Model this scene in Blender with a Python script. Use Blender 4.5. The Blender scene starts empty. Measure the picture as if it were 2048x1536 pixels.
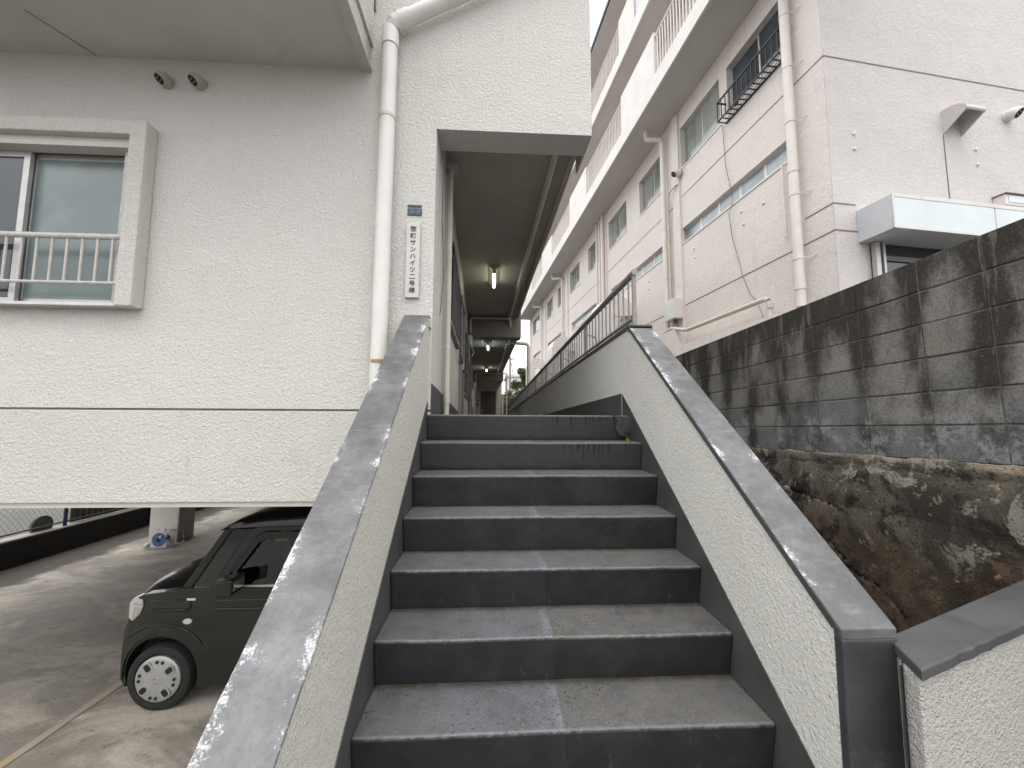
import bpy, bmesh, math, random
from mathutils import Vector, Matrix, noise

random.seed(7)
sc = bpy.context.scene
COL = sc.collection

# ------------------------------------------------------------------ camera
CF, CP, CY, CR = 794.9, 0.0889, 0.0529, 0.0049      # focal (px of 2048), pitch, yaw, roll
cam_d = bpy.data.cameras.new('camera')
cam_d.sensor_width = 36.0
cam_d.lens = CF / 2048 * 36.0
cam_d.clip_start = 0.02
cam_d.clip_end = 2000
cam = bpy.data.objects.new('camera', cam_d)
COL.objects.link(cam)
_cp, _sp, _cy, _sy = math.cos(CP), math.sin(CP), math.cos(CY), math.sin(CY)
_F = Vector((_sy * _cp, _cy * _cp, _sp)); _R0 = Vector((_cy, -_sy, 0)); _U0 = _R0.cross(_F)
_R = math.cos(CR) * _R0 + math.sin(CR) * _U0
_U = math.cos(CR) * _U0 - math.sin(CR) * _R0
cam.matrix_world = Matrix(((_R.x, _U.x, -_F.x, 0), (_R.y, _U.y, -_F.y, 0), (_R.z, _U.z, -_F.z, 0), (0, 0, 0, 1)))
sc.camera = cam

# ------------------------------------------------------------------ sky, sun, exposure
SUN_EL, SUN_AZ = math.radians(68), math.radians(200)   # azimuth clockwise from +Y
w = bpy.data.worlds.new('World'); sc.world = w; w.use_nodes = True
nt = w.node_tree; nt.nodes.clear()
sky = nt.nodes.new('ShaderNodeTexSky'); sky.sky_type = 'NISHITA'; sky.sun_disc = False
sky.sun_elevation = SUN_EL; sky.sun_rotation = SUN_AZ
sky.dust_density = 6.0; sky.air_density = 1.0
hs = nt.nodes.new('ShaderNodeHueSaturation'); hs.inputs['Saturation'].default_value = 0.10
mx = nt.nodes.new('ShaderNodeMix'); mx.data_type = 'RGBA'; mx.inputs[0].default_value = 0.9
# a closed cloud layer: brightest overhead, as overcast skies are
tcw = nt.nodes.new('ShaderNodeTexCoord'); sxw = nt.nodes.new('ShaderNodeSeparateXYZ'); nt.links.new(tcw.outputs['Generated'], sxw.inputs[0])
mrw = nt.nodes.new('ShaderNodeMapRange'); mrw.inputs[1].default_value = 0; mrw.inputs[2].default_value = 1
mrw.inputs[3].default_value = 8.2; mrw.inputs[4].default_value = 19.0; nt.links.new(sxw.outputs[2], mrw.inputs[0])
cmw = nt.nodes.new('ShaderNodeCombineColor')
for _k, _f in enumerate((1.0, 1.0, 1.01)):
    _m = nt.nodes.new('ShaderNodeMath'); _m.operation = 'MULTIPLY'; _m.inputs[1].default_value = _f
    nt.links.new(mrw.outputs[0], _m.inputs[0]); nt.links.new(_m.outputs[0], cmw.inputs[_k])
nt.links.new(cmw.outputs[0], mx.inputs[7])
bg = nt.nodes.new('ShaderNodeBackground'); bg.inputs[1].default_value = 0.12
out = nt.nodes.new('ShaderNodeOutputWorld')
nt.links.new(sky.outputs[0], hs.inputs['Color']); nt.links.new(hs.outputs[0], mx.inputs[6])
nt.links.new(mx.outputs[2], bg.inputs[0]); nt.links.new(bg.outputs[0], out.inputs[0])
sun_d = bpy.data.lights.new('sun', 'SUN'); sun_d.energy = 0.7; sun_d.angle = math.radians(40)
sun_d.color = (1.0, 0.965, 0.92)
sun = bpy.data.objects.new('sun', sun_d); COL.objects.link(sun)
_sd = Vector((math.sin(SUN_AZ) * math.cos(SUN_EL), math.cos(SUN_AZ) * math.cos(SUN_EL), math.sin(SUN_EL)))
sun.rotation_euler = _sd.to_track_quat('Z', 'Y').to_euler()
sc.view_settings.view_transform = 'Standard'; sc.view_settings.look = 'None'
sc.view_settings.gamma = 1.0; sc.view_settings.use_curve_mapping = False
sc.view_settings.exposure = 0.58
sc.render.engine = 'CYCLES'
sc.cycles.use_denoising = True
sc.cycles.max_bounces = 8; sc.cycles.diffuse_bounces = 6; sc.cycles.transparent_max_bounces = 12
sc.cycles.caustics_reflective = False; sc.cycles.caustics_refractive = False

# ------------------------------------------------------------------ helpers
class MB:
    """collects shapes and links them as one mesh object"""
    def __init__(s): s.v = []; s.f = []; s.uv = {}
    def add(s, vs, fs, uvs=None):
        b = len(s.v); s.v += [tuple(v) for v in vs]
        for i, f in enumerate(fs):
            if uvs: s.uv[len(s.f)] = uvs[i]
            s.f.append([b + k for k in f])
        return s
    def box(s, x0, x1, y0, y1, z0, z1, fr=None):
        vs = [(x, y, z) for x in (x0, x1) for y in (y0, y1) for z in (z0, z1)]
        if fr: vs = [fr(*v) for v in vs]
        return s.add(vs, [(0, 1, 3, 2), (4, 6, 7, 5), (0, 4, 5, 1), (2, 3, 7, 6), (0, 2, 6, 4), (1, 5, 7, 3)])
    def prism(s, pts, fn, a, b):
        """pts: 2-D outline, fn(p, t) -> 3-D point; extruded from t=a to t=b"""
        n = len(pts)
        vs = [fn(p, a) for p in pts] + [fn(p, b) for p in pts]
        return s.add(vs, [list(range(n))[::-1], list(range(n, 2 * n))] + [(i, (i + 1) % n, n + (i + 1) % n, n + i) for i in range(n)])
    def tube(s, path, r, n=8, cap=True):
        path = [Vector(p) for p in path]; rings = []
        for i, p in enumerate(path):
            d = (path[min(i + 1, len(path) - 1)] - path[max(i - 1, 0)]).normalized()
            u = d.cross(Vector((0, 0, 1))) if abs(d.z) < .95 else d.cross(Vector((0, 1, 0)))
            u.normalize(); v = d.cross(u)
            k = 1.0
            if 0 < i < len(path) - 1:
                c = (path[i] - path[i - 1]).normalized().dot(d); k = 1 / max(c, .5)
            rr = r[i] if isinstance(r, (list, tuple)) else r
            rings.append([p + (u * math.cos(2 * math.pi * j / n) + v * math.sin(2 * math.pi * j / n)) * rr for j in range(n)])
        vs = [q for ring in rings for q in ring]; fs = []
        for i in range(len(rings) - 1):
            for j in range(n):
                fs.append((i * n + j, i * n + (j + 1) % n, (i + 1) * n + (j + 1) % n, (i + 1) * n + j))
        if cap: fs += [list(range(n))[::-1], [(len(rings) - 1) * n + j for j in range(n)]]
        return s.add(vs, fs)
    def lathe(s, prof, org, axis, n=24, close=False):
        """prof: (radius, along axis)"""
        ax = Vector(axis).normalized(); u = ax.cross(Vector((0, 0, 1))) if abs(ax.z) < .9 else ax.cross(Vector((1, 0, 0)))
        u.normalize(); v = ax.cross(u); o = Vector(org); vs = []; fs = []
        for r, h in prof:
            for j in range(n):
                a = 2 * math.pi * j / n; vs.append(o + ax * h + (u * math.cos(a) + v * math.sin(a)) * r)
        m = len(prof)
        for i in range(m if close else m - 1):
            for j in range(n):
                k = (i + 1) % m
                fs.append((i * n + j, i * n + (j + 1) % n, k * n + (j + 1) % n, k * n + j))
        if not close: fs += [list(range(n))[::-1], [(m - 1) * n + j for j in range(n)]]
        return s.add(vs, fs)
    def ball(s, c, r, n=10, m=6, sc3=(1, 1, 1)):
        c = Vector(c); vs = []; fs = []
        for i in range(m + 1):
            t = math.pi * i / m
            for j in range(n):
                a = 2 * math.pi * j / n
                vs.append((c.x + r * sc3[0] * math.sin(t) * math.cos(a), c.y + r * sc3[1] * math.sin(t) * math.sin(a), c.z + r * sc3[2] * math.cos(t)))
        for i in range(m):
            for j in range(n): fs.append((i * n + j, (i + 1) * n + j, (i + 1) * n + (j + 1) % n, i * n + (j + 1) % n))
        return s.add(vs, fs)
    def mesh(s, name, mat=None, smooth=False):
        me = bpy.data.meshes.new(name); me.from_pydata(s.v, [], s.f)
        if s.uv:
            ul = me.uv_layers.new(name='UVMap')
            for pi, uvs in s.uv.items():
                p = me.polygons[pi]
                for k, li in enumerate(p.loop_indices): ul.data[li].uv = uvs[k]
        bm = bmesh.new(); bm.from_mesh(me); bmesh.ops.remove_doubles(bm, verts=bm.verts, dist=1e-6)
        bmesh.ops.recalc_face_normals(bm, faces=bm.faces); bm.to_mesh(me); bm.free()
        if mat: me.materials.append(mat)
        if smooth:
            me.polygons.foreach_set('use_smooth', [True] * len(me.polygons))
            me.set_sharp_from_angle(angle=math.radians(38))
        return me
    def build(s, name, mat=None, parent=None, smooth=False, bevel=0, seg=2):
        o = bpy.data.objects.new(name, s.mesh(name, mat, smooth)); COL.objects.link(o)
        if parent: o.parent = parent
        if bevel:
            b = o.modifiers.new('bevel', 'BEVEL'); b.width = bevel; b.segments = seg; b.limit_method = 'ANGLE'
            b.angle_limit = math.radians(30)
        return o

def tag(o, label=None, cat=None, group=None, kind=None):
    if label: o['label'] = label
    if cat: o['category'] = cat
    if group: o['group'] = group
    if kind: o['kind'] = kind
    return o

def thing(name, label, cat, loc=(0, 0, 0), group=None, rot=(0, 0, 0)):
    o = bpy.data.objects.new(name, None); COL.objects.link(o); o.location = loc; o.rotation_euler = rot
    o.empty_display_size = .1
    return tag(o, label, cat, group)

def keep(o, parent):
    """child built in world coordinates under a parent that has a location"""
    def world(p):
        m = p.matrix_basis if p.parent is None else world(p.parent) @ p.matrix_parent_inverse @ p.matrix_basis
        return m
    o.parent = parent; o.matrix_parent_inverse = world(parent).inverted(); return o

def copy_tree(o, parent=None):
    c = o.copy(); COL.objects.link(c); c.parent = parent
    for ch in list(o.children): copy_tree(ch, c)
    return c

def inst(name, me, parent, loc=(0, 0, 0), rot=(0, 0, 0), scale=(1, 1, 1)):
    o = bpy.data.objects.new(name, me); COL.objects.link(o); o.parent = parent
    o.location = loc; o.rotation_euler = rot; o.scale = scale; return o

def wall_grid(us, zs, solid, t0, t1, fn):
    """a wall of cells with openings: us, zs grid lines; solid(i, j); thickness t0..t1; fn(u, t, z) -> point"""
    mb = MB(); idx = {}
    def vid(i, j, k):
        key = (i, j, k)
        if key not in idx:
            idx[key] = len(mb.v); mb.v.append(tuple(fn(us[i], (t0, t1)[k], zs[j])))
        return idx[key]
    nu, nz = len(us) - 1, len(zs) - 1
    S = lambda i, j: 0 <= i < nu and 0 <= j < nz and solid(i, j)
    for i in range(nu):
        for j in range(nz):
            if not S(i, j): continue
            for k in (0, 1): mb.f.append([vid(i, j, k), vid(i + 1, j, k), vid(i + 1, j + 1, k), vid(i, j + 1, k)])
            if not S(i - 1, j): mb.f.append([vid(i, j, 0), vid(i, j + 1, 0), vid(i, j + 1, 1), vid(i, j, 1)])
            if not S(i + 1, j): mb.f.append([vid(i + 1, j, 0), vid(i + 1, j + 1, 0), vid(i + 1, j + 1, 1), vid(i + 1, j, 1)])
            if not S(i, j - 1): mb.f.append([vid(i, j, 0), vid(i + 1, j, 0), vid(i + 1, j, 1), vid(i, j, 1)])
            if not S(i, j + 1): mb.f.append([vid(i, j + 1, 0), vid(i + 1, j + 1, 0), vid(i + 1, j + 1, 1), vid(i, j + 1, 1)])
    return mb

# ------------------------------------------------------------------ materials
class NT:
    def __init__(s, name):
        s.m = bpy.data.materials.new(name); s.m.use_nodes = True; s.t = s.m.node_tree
        s.b = s.t.nodes['Principled BSDF']; s.l = s.t.links
        s.g = s.n('ShaderNodeNewGeometry'); s.pos = s.g.outputs['Position']
    def n(s, k, **kw):
        x = s.t.nodes.new(k)
        for a, v in kw.items(): setattr(x, a, v)
        return x
    def setv(s, sock, v):
        if hasattr(v, 'is_output'): s.l.new(v, sock)
        else: sock.default_value = v
    def mapped(s, scale=(1, 1, 1), vec=None, rot=(0, 0, 0), loc=(0, 0, 0)):
        m = s.n('ShaderNodeMapping'); m.inputs['Scale'].default_value = scale; m.inputs['Rotation'].default_value = rot
        m.inputs['Location'].default_value = loc
        s.l.new(vec or s.pos, m.inputs[0]); return m.outputs[0]
    def noise(s, scale, detail=4, rough=.55, vec=None, dist=0):
        x = s.n('ShaderNodeTexNoise'); x.inputs['Scale'].default_value = scale; x.inputs['Detail'].default_value = detail
        x.inputs['Roughness'].default_value = rough; x.inputs['Distortion'].default_value = dist
        s.l.new(vec or s.pos, x.inputs['Vector']); return x.outputs['Fac']
    def vor(s, scale, vec=None, feature='F1', out='Distance'):
        x = s.n('ShaderNodeTexVoronoi', feature=feature); x.inputs['Scale'].default_value = scale
        s.l.new(vec or s.pos, x.inputs['Vector']); return x.outputs[out]
    def ramp(s, v, a, b, lo=0., hi=1., smooth=True):
        x = s.n('ShaderNodeMapRange'); x.interpolation_type = 'SMOOTHSTEP' if smooth else 'LINEAR'
        s.setv(x.inputs[0], v)
        for k, q in zip((1, 2, 3, 4), (a, b, lo, hi)): x.inputs[k].default_value = q
        return x.outputs[0]
    def math(s, op, a, b=0.):
        x = s.n('ShaderNodeMath', operation=op); s.setv(x.inputs[0], a); s.setv(x.inputs[1], b); return x.outputs[0]
    def mix(s, f, a, b, mode='MIX'):
        x = s.n('ShaderNodeMix', data_type='RGBA', blend_type=mode); s.setv(x.inputs[0], f)
        for k, q in ((6, a), (7, b)): s.setv(x.inputs[k], (*q, 1) if isinstance(q, tuple) and len(q) == 3 else q)
        return x.outputs[2]
    def sep(s, vec=None):
        x = s.n('ShaderNodeSeparateXYZ'); s.l.new(vec or s.pos, x.inputs[0]); return x.outputs
    def bump(s, h, dist, strength=1., prev=None):
        x = s.n('ShaderNodeBump'); x.inputs['Distance'].default_value = dist; x.inputs['Strength'].default_value = strength
        s.l.new(h, x.inputs['Height'])
        if prev: s.l.new(prev, x.inputs['Normal'])
        return x.outputs[0]
    def fin(s, col=None, rough=None, normal=None, metal=None, spec=None):
        if col is not None: s.setv(s.b.inputs['Base Color'], (*col, 1) if isinstance(col, tuple) and len(col) == 3 else col)
        if rough is not None: s.setv(s.b.inputs['Roughness'], rough)
        if normal is not None: s.l.new(normal, s.b.inputs['Normal'])
        if metal is not None: s.b.inputs['Metallic'].default_value = metal
        if spec is not None: s.b.inputs['Specular IOR Level'].default_value = spec
        return s.m

def stucco(name, col, grain, dist, dirt=.12, streak=.08, rust=0., pores=.0):
    t = NT(name)
    big = t.noise(.8, 5, .6); mid = t.noise(6, 4, .6)
    st = t.noise(3.0, 5, .6, t.mapped((3.5, 3.5, .18)))
    c = t.mix(t.ramp(big, .35, .7, 0, dirt), col, tuple(k * .72 for k in col))
    c = t.mix(t.ramp(mid, .45, .8, 0, dirt * .7), c, (col[0] * .82, col[1] * .8, col[2] * .76))
    c = t.mix(t.ramp(st, .55, .8, 0, streak * 2), c, (col[0] * .62, col[1] * .6, col[2] * .56))
    g1 = t.noise(grain, 2.5, .6, None, .25); g2 = t.noise(grain * .42, 2, .5); g3 = t.noise(grain * 2.3, 2, .5)
    h = t.math('ADD', t.math('ADD', g1, t.math('MULTIPLY', g2, .9)), t.math('MULTIPLY', g3, .35))
    c = t.mix(t.ramp(h, .80, 1.0, .22 + pores, 0), c, tuple(k * .42 for k in col))
    c = t.mix(t.ramp(h, 1.22, 1.42, 0, .5), c, tuple(min(1, k * 1.22) for k in col))
    if rust:
        rs = t.noise(9, 2, .5, t.mapped((1, 1, .12)))
        c = t.mix(t.ramp(rs, .73, .80, 0, rust), c, (.34, .2, .1))
    und = t.bump(t.noise(2.6, 3, .5), .03, .5)
    return t.fin(c, .88, t.bump(h, dist * 2.2, 1., und), spec=.25)

def plain(name, col, rough=.6, var=.12, scale=8, metal=0., spec=.4, bumpd=0., stain=None, stainamt=.3):
    t = NT(name)
    c = t.mix(t.ramp(t.noise(scale, 5, .6), .3, .75, 0, 1), tuple(k * (1 - var) for k in col), tuple(min(1, k * (1 + var)) for k in col))
    if stain: c = t.mix(t.ramp(t.noise(scale * 2.1, 6, .7), .56, .74, 0, stainamt), c, stain)
    return t.fin(c, rough, t.bump(t.noise(scale * 6, 3), bumpd) if bumpd else None, metal, spec)

def uvsock(t):
    x = t.n('ShaderNodeUVMap'); x.uv_map = 'UVMap'; return x.outputs[0]

def step_paint(name):
    t = NT(name)
    tc = t.n('ShaderNodeTexCoord'); o = t.sep(tc.outputs['Object']); p = t.sep()
    nrm = t.sep(t.g.outputs['Normal'])
    edgex = t.math('ADD', p[0], t.math('MULTIPLY', t.math('SUBTRACT', t.noise(4, 3), .5), .06))
    right = t.ramp(edgex, .262, .268)
    base = t.mix(right, (.022, .0225, .0245), (.018, .0183, .019))  # riser tone, darkened to paint in the shade on upright faces
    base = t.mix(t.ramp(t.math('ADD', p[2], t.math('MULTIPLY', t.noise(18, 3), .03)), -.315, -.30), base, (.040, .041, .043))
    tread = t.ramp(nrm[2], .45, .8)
    lit_tread = t.mix(right, (.112, .115, .122), (.098, .098, .098))  # same paint lightened on treads, overhead light put into the colour
    base = t.mix(t.math('MULTIPLY', tread, t.ramp(t.noise(6, 5, .65), .2, .6, .6, 1)), base, lit_tread)
    base = t.mix(t.ramp(t.noise(4, 6, .65), .35, .7, 0, .3), base, (.05, .051, .053))
    grit = t.noise(120, 2, .6); gr = t.ramp(grit, .56, .7, 0, .55)
    base = t.mix(t.math('MULTIPLY', gr, t.ramp(nrm[2], .5, .9)), base, (.20, .195, .185))
    base = t.mix(t.math('MULTIPLY', tread, t.math('MULTIPLY', right, t.ramp(t.noise(17, 7, .75), .40, .66, 0, .6))), base, (.125, .113, .100))
    band = t.math('MULTIPLY', t.ramp(edgex, .215, .262), t.ramp(edgex, .268, .274, 1, 0))
    base = t.mix(t.math('MULTIPLY', t.math('MULTIPLY', band, tread), t.ramp(t.noise(13, 4, .6), .35, .6, .1, .7)), base, (.165, .170, .188))
    pitd = t.math('MULTIPLY', tread, t.ramp(t.noise(75, 3, .6), .58, .68, 0, .8))
    base = t.mix(t.math('MULTIPLY', pitd, t.ramp(t.noise(5, 3), .4, .6)), base, (.025, .022, .02))
    wide = t.ramp(t.noise(2.3, 4, .6), .5, .72, 0, .35)
    base = t.mix(t.math('MULTIPLY', wide, t.ramp(nrm[2], .5, .9)), base, (.15, .146, .138))
    # scuffed nosing
    d = t.math('SQRT', t.math('ADD', t.math('MULTIPLY', o[1], o[1]), t.math('MULTIPLY', o[2], o[2])))
    ed = t.math('MULTIPLY', t.ramp(d, .004, .016, 1, 0), t.ramp(t.noise(40, 5, .75), .38, .66))
    base = t.mix(t.math('MULTIPLY', ed, .6), base, (.165, .17, .18))
    # grime in the corner at the back of a tread and old drips on the upper risers
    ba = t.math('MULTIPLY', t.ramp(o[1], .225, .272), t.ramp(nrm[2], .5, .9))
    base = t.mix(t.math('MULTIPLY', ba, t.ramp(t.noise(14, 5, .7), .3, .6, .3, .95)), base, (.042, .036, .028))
    dn = t.noise(38, 2, .6, t.mapped((1, 0, .02)))
    ln = t.math('MULTIPLY', t.math('SUBTRACT', dn, .50), .75)
    dr = t.ramp(t.math('ADD', o[2], ln), .002, .010)
    dr = t.math('MULTIPLY', dr, t.math('MULTIPLY', t.ramp(p[0], .40, .50), t.ramp(p[0], .90, .96, 1, 0)))
    dr = t.math('MULTIPLY', dr, t.math('MULTIPLY', t.ramp(p[2], -.33, -.31), t.ramp(nrm[2], .3, .6, 1, 0)))
    base = t.mix(t.math('MULTIPLY', dr, .75), base, (.012, .012, .013))
    wet = t.math('MULTIPLY', t.ramp(t.math('ADD', o[2], t.math('MULTIPLY', t.noise(9, 3), .06)), -.125, -.135), t.math('MULTIPLY', t.ramp(p[2], -.33, -.31), t.ramp(nrm[2], .3, .6, 1, 0)))
    base = t.mix(t.math('MULTIPLY', wet, .6), base, (.020, .020, .022))
    ris = t.ramp(nrm[2], .3, .6, 1, 0)
    base = t.mix(t.math('MULTIPLY', ris, t.ramp(t.noise(3.4, 6, .7), .48, .68, 0, .55)), base, (.040, .041, .043))
    base = t.mix(t.math('MULTIPLY', ris, t.ramp(t.noise(24, 5, .75, t.mapped((1, 1, .35))), .62, .70, 0, .55)), base, (.075, .076, .078))
    base = t.mix(t.math('MULTIPLY', ris, t.math('MULTIPLY', t.ramp(edgex, .262, .266), t.math('MULTIPLY', t.ramp(edgex, .268, .272, 1, 0), t.ramp(t.noise(8, 3), .35, .65, 0, .4)))), base, (.065, .067, .07))
    base = t.mix(t.math('MULTIPLY', ris, t.math('MULTIPLY', t.ramp(o[2], -.165, -.183), t.ramp(t.noise(16, 4), .35, .6))), base, (.030, .025, .020))
    h = t.math('ADD', t.math('MULTIPLY', grit, .35), t.math('ADD', t.noise(26, 4, .6), t.math('MULTIPLY', t.noise(7, 3, .5), 2.0)))
    rough = t.math('ADD', t.ramp(t.noise(7, 4), .3, .7, .36, .56), t.math('MULTIPLY', gr, .2))
    return t.fin(base, rough, t.bump(h, .0022, .7), spec=.3)

def floor_mat(name, col, dark, gutter=False):
    t = NT(name)
    v = t.mapped((.75, 1.25, 1), rot=(0, 0, math.radians(18)))
    n1 = t.noise(1.1, 8, .68, v, .6); n2 = t.noise(7, 6, .7, t.mapped((.8, 1.6, 1), rot=(0, 0, math.radians(14))))
    n3 = t.noise(70, 3, .6)
    c = t.mix(t.ramp(n1, .38, .62), dark, col)
    c = t.mix(t.ramp(n2, .54, .7, 0, .65), c, tuple(k * .45 for k in dark))
    c = t.mix(t.ramp(t.noise(3.3, 5, .6), .55, .75, 0, .5), c, tuple(min(1, k * 1.35) for k in col))
    c = t.mix(t.ramp(n3, .3, .5, .35, 0), c, tuple(k * .5 for k in dark))
    if gutter:
        gx = t.math('ADD', t.sep()[0], t.math('MULTIPLY', t.math('SUBTRACT', t.noise(1.6, 6, .7), .5), 1.1))
        c = t.mix(t.ramp(gx, -7.05, -7.35, 0, .92), c, (.045, .040, .034))
        c = t.mix(t.math('MULTIPLY', t.ramp(gx, -7.1, -7.3), t.ramp(t.noise(5, 6, .7), .60, .72, 0, .5)), c, (.20, .18, .15))
    h = t.math('ADD', n2, t.math('MULTIPLY', n3, .5))
    return t.fin(c, t.ramp(n1, .35, .65, .55, .85), t.bump(h, .01, .6), spec=.3)

def block_mat(name):
    t = NT(name); p = t.sep(); tc = t.n('ShaderNodeTexCoord'); o = t.sep(tc.outputs['Object'])
    rnd = t.n('ShaderNodeObjectInfo').outputs['Random']
    z = p[2]
    grain = t.noise(95, 4, .7)
    body = t.mix(t.ramp(rnd, 0, 1), (.185, .178, .160), (.225, .218, .202))
    low = t.ramp(t.math('ADD', z, t.math('MULTIPLY', t.math('SUBTRACT', rnd, .5), .35)), .16, .06)
    body = t.mix(low, body, (.150, .155, .160))
    # soot runs down from the top and gathers at the upright joints; rain keeps the middle of a block paler
    ed = t.math('ABSOLUTE', t.math('SUBTRACT', o[1], .2))
    soot = t.math('ADD', t.noise(3.6, 6, .68, t.mapped((1, 1, .55))), t.ramp(ed, .02, .2, -.09, .10))
    soot = t.math('ADD', soot, t.ramp(z, .25, .98, -.02, .16))
    soot = t.math('ADD', soot, t.ramp(z, .14, .02, 0, -.05))
    c = t.mix(t.ramp(soot, .33, .66, 0, .95), body, (.030, .027, .022))
    wl = t.math('MULTIPLY', t.ramp(t.noise(5, 7, .75), .47, .62), t.ramp(z, .10, -.04))
    c = t.mix(t.math('MULTIPLY', wl, .75), c, (.30, .305, .31))
    drip = t.math('MULTIPLY', t.ramp(t.noise(16, 4, .6, t.mapped((1, 1, .12))), .57, .66, 0, .5), t.ramp(z, -.05, .3))
    c = t.mix(drip, c, (.20, .185, .16))
    c = t.mix(t.ramp(grain, .36, .52, .5, 0), c, (.03, .028, .025))
    c = t.mix(t.ramp(grain, .56, .70, 0, .35), c, (.27, .26, .235))
    return t.fin(c, .93, t.bump(grain, .002, .6), spec=.2)

def rough_mat(name):
    t = NT(name); p = t.sep()
    n1 = t.noise(1.5, 8, .68, None, .5); n2 = t.noise(4.5, 8, .72, None, .3); n3 = t.noise(75, 4, .65)
    z = t.math('ADD', p[2], t.math('MULTIPLY', t.math('SUBTRACT', t.noise(1.2, 4), .5), .6))
    brown = t.mix(t.ramp(n1, .36, .64), (.030, .020, .015), (.115, .082, .055))
    top = t.mix(t.ramp(n1, .40, .62), (.045, .041, .034), (.155, .140, .112))
    c = t.mix(t.ramp(z, -.80, -.55), brown, top)
    c = t.mix(t.ramp(n2, .50, .60, 0, .9), c, (.022, .019, .016))
    lime = t.math('MULTIPLY', t.ramp(t.noise(4.3, 7, .68, None, .6), .555, .60), t.ramp(z, -.82, -.62))
    c = t.mix(t.math('MULTIPLY', lime, .8), c, (.30, .28, .235))
    fleck = t.math('MULTIPLY', t.ramp(t.noise(11, 7, .75), .58, .64), t.ramp(p[2], -1.1, -.6))
    c = t.mix(t.math('MULTIPLY', fleck, .8), c, (.34, .27, .18))
    tan = t.math('MULTIPLY', t.ramp(t.noise(3.2, 7, .7), .55, .64), t.math('MULTIPLY', t.ramp(p[2], -1.3, -.8), t.ramp(p[2], -.5, -.65)))
    c = t.mix(t.math('MULTIPLY', tan, .55), c, (.20, .135, .075))
    c = t.mix(t.ramp(t.noise(2.2, 5, .6), .55, .7, 0, .3), c, (.060, .058, .042))
    pit = t.vor(34); c = t.mix(t.math('MULTIPLY', t.ramp(pit, .10, .22, 1, 0), t.ramp(t.noise(7, 3), .45, .6)), c, (.015, .012, .010))
    c = t.mix(t.math('MULTIPLY', t.ramp(p[2], -.245, -.225, 0, 1), t.ramp(n2, .35, .6, .9, .2)), c, (.30, .25, .19))
    cr = t.n('ShaderNodeAttribute'); cr.attribute_name = 'crack'
    c = t.mix(cr.outputs['Fac'], c, (.010, .008, .006))
    c = t.mix(t.ramp(n3, .34, .52, .5, 0), c, (.018, .015, .012))
    h = t.math('ADD', t.math('ADD', t.math('MULTIPLY', n2, .7), t.math('MULTIPLY', n3, .6)), t.ramp(pit, .08, .25, 0, .5))
    return t.fin(c, .9, t.bump(h, .009, .9), spec=.25)

def glassy(name, col, rough=.12, wire=False, spec=.6, pleat=0.):
    t = NT(name)
    c = t.mix(t.ramp(t.noise(1.4, 3), .35, .65), tuple(k * .8 for k in col), tuple(min(1, k * 1.2) for k in col))
    nrm = None
    if pleat:
        c = t.mix(t.ramp(t.noise(9, 3, .6, t.mapped((1, 1, .03))), .40, .62, 0, pleat), c, tuple(k * .35 for k in col))
        c = t.mix(t.ramp(t.noise(.9, 2, .5, t.mapped((1, 1, .05))), .5, .54, 0, .5), c, (.33, .33, .30))
    if wire:
        x = t.n('ShaderNodeTexBrick'); x.offset = 0; x.inputs['Scale'].default_value = 1
        x.inputs['Brick Width'].default_value = .012; x.inputs['Row Height'].default_value = .012; x.inputs['Mortar Size'].default_value = .0016
        x.inputs['Color1'].default_value = (0, 0, 0, 1); x.inputs['Color2'].default_value = (0, 0, 0, 1); x.inputs['Mortar'].default_value = (1, 1, 1, 1)
        t.l.new(t.mapped((1, 1, 1), rot=(math.radians(90), 0, 0)), x.inputs[0])
        c = t.mix(t.math('MULTIPLY', x.outputs['Fac'], .25), c, tuple(k * .45 for k in col))
        nrm = t.bump(t.noise(140, 2), .002, .5)
    return t.fin(c, rough, nrm, spec=spec)

def clear_glass(name, tint=(.5, .55, .52), alpha=.35):
    m = bpy.data.materials.new(name); m.use_nodes = True; t = m.node_tree; t.nodes.clear()
    o = t.nodes.new('ShaderNodeOutputMaterial'); mixs = t.nodes.new('ShaderNodeMixShader')
    tr = t.nodes.new('ShaderNodeBsdfTransparent'); tr.inputs[0].default_value = (*tint, 1)
    gl = t.nodes.new('ShaderNodeBsdfGlossy'); gl.inputs['Roughness'].default_value = .03
    fr = t.nodes.new('ShaderNodeFresnel'); fr.inputs[0].default_value = 1.5
    t.links.new(fr.outputs[0], mixs.inputs[0]); t.links.new(tr.outputs[0], mixs.inputs[1]); t.links.new(gl.outputs[0], mixs.inputs[2])
    t.links.new(mixs.outputs[0], o.inputs[0]); return m

def emit(name, col, strength):
    t = NT(name); t.b.inputs['Emission Color'].default_value = (*col, 1); t.b.inputs['Emission Strength'].default_value = strength
    return t.fin((.8, .8, .75), .4)

def painted(name, col, rough=.3, coat=0.):
    t = NT(name); t.b.inputs['Specular IOR Level'].default_value = .3; t.b.inputs['Coat Weight'].default_value = coat; t.b.inputs['Coat Roughness'].default_value = .05
    return t.fin(t.mix(t.ramp(t.noise(3, 3), .4, .6), tuple(k * .94 for k in col), col), rough)

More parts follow.
